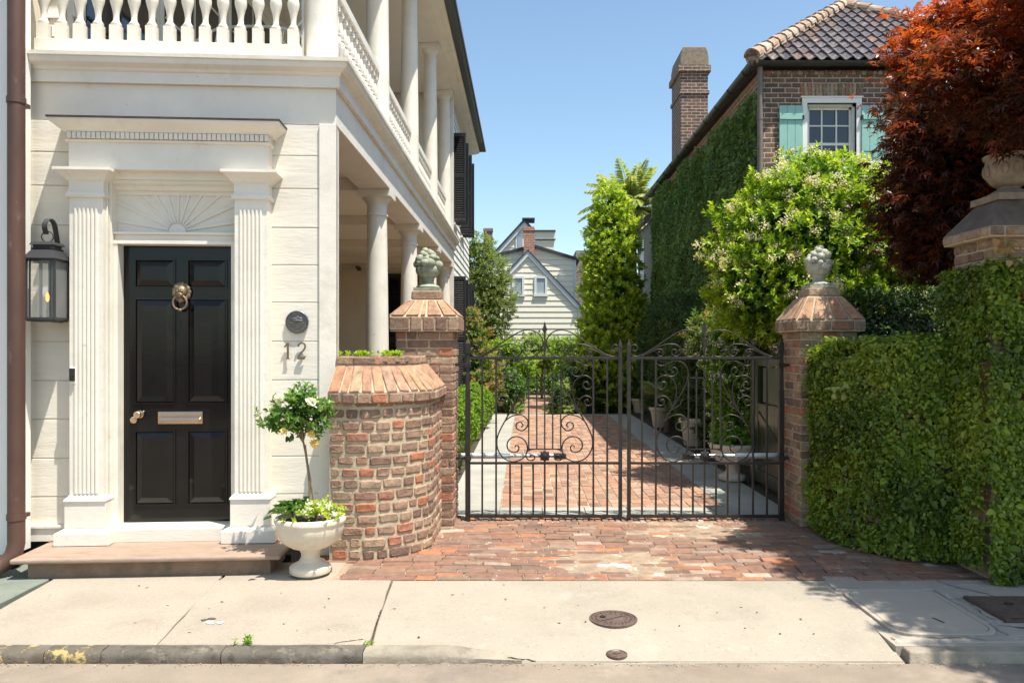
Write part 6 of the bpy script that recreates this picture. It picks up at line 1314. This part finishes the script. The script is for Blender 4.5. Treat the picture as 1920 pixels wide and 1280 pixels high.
S('bright_garden_shrub','bright green shrub at the foot of the columnar tree','shrub',[(1.75,24.0,1.6,.6,.5,.6),(1.4,24.2,1.0,.5,.5,.6),(1.3,26,1.7,.5,.5,.4)],650,8,.085,.035,'priv',depth=.2,stem=.09)
S('garden_back_hedge','deep green shrubbery closing the garden below the yellow house','hedge',[(x,31.6,.9,.9,.5,.95) for x in (-2,-.9,.2,1.3,2.4,3.5,4.6)],1100,8,.11,.045,'dark',depth=.15,stem=.1,tb=.15)
# right side of the driveway
rs=[(3.25,12.3,1.0,.38,.9,1.0),(3.2,14.0,1.1,.36,1.0,1.1),(3.25,16,1.2,.38,1.1,1.15),(3.25,18,1.25,.38,1.1,1.15),(3.25,20,1.3,.4,1.0,1.15)]
for i,(q,lb,mt) in enumerate(zip(rs,('dark leafy shrub right behind the star jasmine','dark leafy shrub behind the nearest tall stone pot','dark leafy shrub behind the middle stone pot','mixed green shrub against the ivy house, under its far window','darkest shrub at the far end of the right border'),('dark','dark','camel','dark','dark'))):
    x,y,z,rx,ry,rz=q; S('border_shrub',lb,'shrub',[q,(x-.02,y+.3,z+.7,rx*.8,ry*.7,rz*.6)],900,8,.075,.033,mt,group='shrubs along the right border',depth=.18,stem=.08,tb=.05)
S('orange_nandina','dark nandina with orange new growth above the right gate','shrub',[(3.15,11.9,2.0,.42,.4,.35),(2.85,12.3,1.9,.4,.5,.4),(3.15,12.9,2.2,.36,.5,.35)],450,8,.065,.025,'nandina',depth=.3,stem=.08,tb=-.1)
S('border_tree','dark broadleaf tree above the right border, in front of the ivy wall','tree',[(3.15,15.5,2.2,.45,.8,.55),(3.2,17.5,2.3,.45,.9,.6),(3.1,13.8,1.95,.42,.7,.5)],900,8,.085,.04,'dark',depth=.22,stem=.1,tb=.08,trunkr=.05)
T=thing('star_jasmine','pillar of star jasmine dotted with tiny white flowers, behind the right gate','climbing plant',(2.95,11.0,0))
JB=[(2.95,11.0,.9,.38,.3,.7),(2.95,11.0,1.7,.40,.3,.55),(3.2,11.0,1.2,.3,.3,.8),(2.75,11.0,1.5,.25,.3,.5)]
crown(T,JB,1100,8,.05,.026,'box',depth=.14,stem=.06,tb=.1,lower=.1); flowers(T,JB,420,.02,'bloomw',per=6,depth=.05,psz=.024,camside=True)  # brighter leaf tint stands in for sunlight on the jasmine
trunk(T,(2.95,11.05,0),(2.95,11.05,1.7),.02,[(3.1,11,1.5)])
S('pedestal_planting','low green plants in the wide pedestal bowl','plant',[(2.66,10.25,.56,.26,.24,.12)],160,8,.045,.022,'box',trunkr=.006,depth=.2,stem=.04,lower=.46)
for (x,y,z,lb) in ((2.98,14.1,.70,'clipped dark ball plant in the nearest tall stone pot'),(2.97,17.5,.66,'rounded dark plant in the middle stone pot'),(3.1,21.5,.60,'rounded dark plant in the farthest stone pot')): S('pot_plant',lb,'plant',[(x,y,z,.30,.28,.28)],260,8,.05,.024,'dark',trunkr=.015,depth=.12,stem=.04,tb=.1,lower=.35)
T=thing('fan_palm','small fan palm beside the middle stone pot','palm',(2.9,16.3,0)); Ps=[];Ds=[];Ns=[]; b=B()
for k in range(14):
    a=2.4*k; h=V((math.cos(a),math.sin(a),.9+random.uniform(-.5,.3))).normalized(); c=V((2.9,16.3,.55))+h*.42; b.tube([(2.9,16.3,.5),c],.008,4)
    s_=h.cross(UP).normalized(); u_=s_.cross(h)
    for j in range(15): g=-1.5+3*j/14; Ps.append(c[:]); Ds.append((h*math.cos(g)+s_*math.sin(g)-UP*.1)[:]); Ns.append(u_[:])
part(T,'stalks',b,'palm'); leafmesh('fans',np.array(Ps),np.array(Ds),np.array(Ns),.34,.028,RN.uniform(0,.5,len(Ps)),'palm',T,droop=.2)
b=B(); b.tube([(2.9,16.3,0),(2.9,16.3,.55)],.06,8,.05); part(T,'trunk',b,'bark')
for o in list(bpy.data.objects):
    if o.type=='MESH' and len(o.data.materials)==0: print('nomat',o.name)
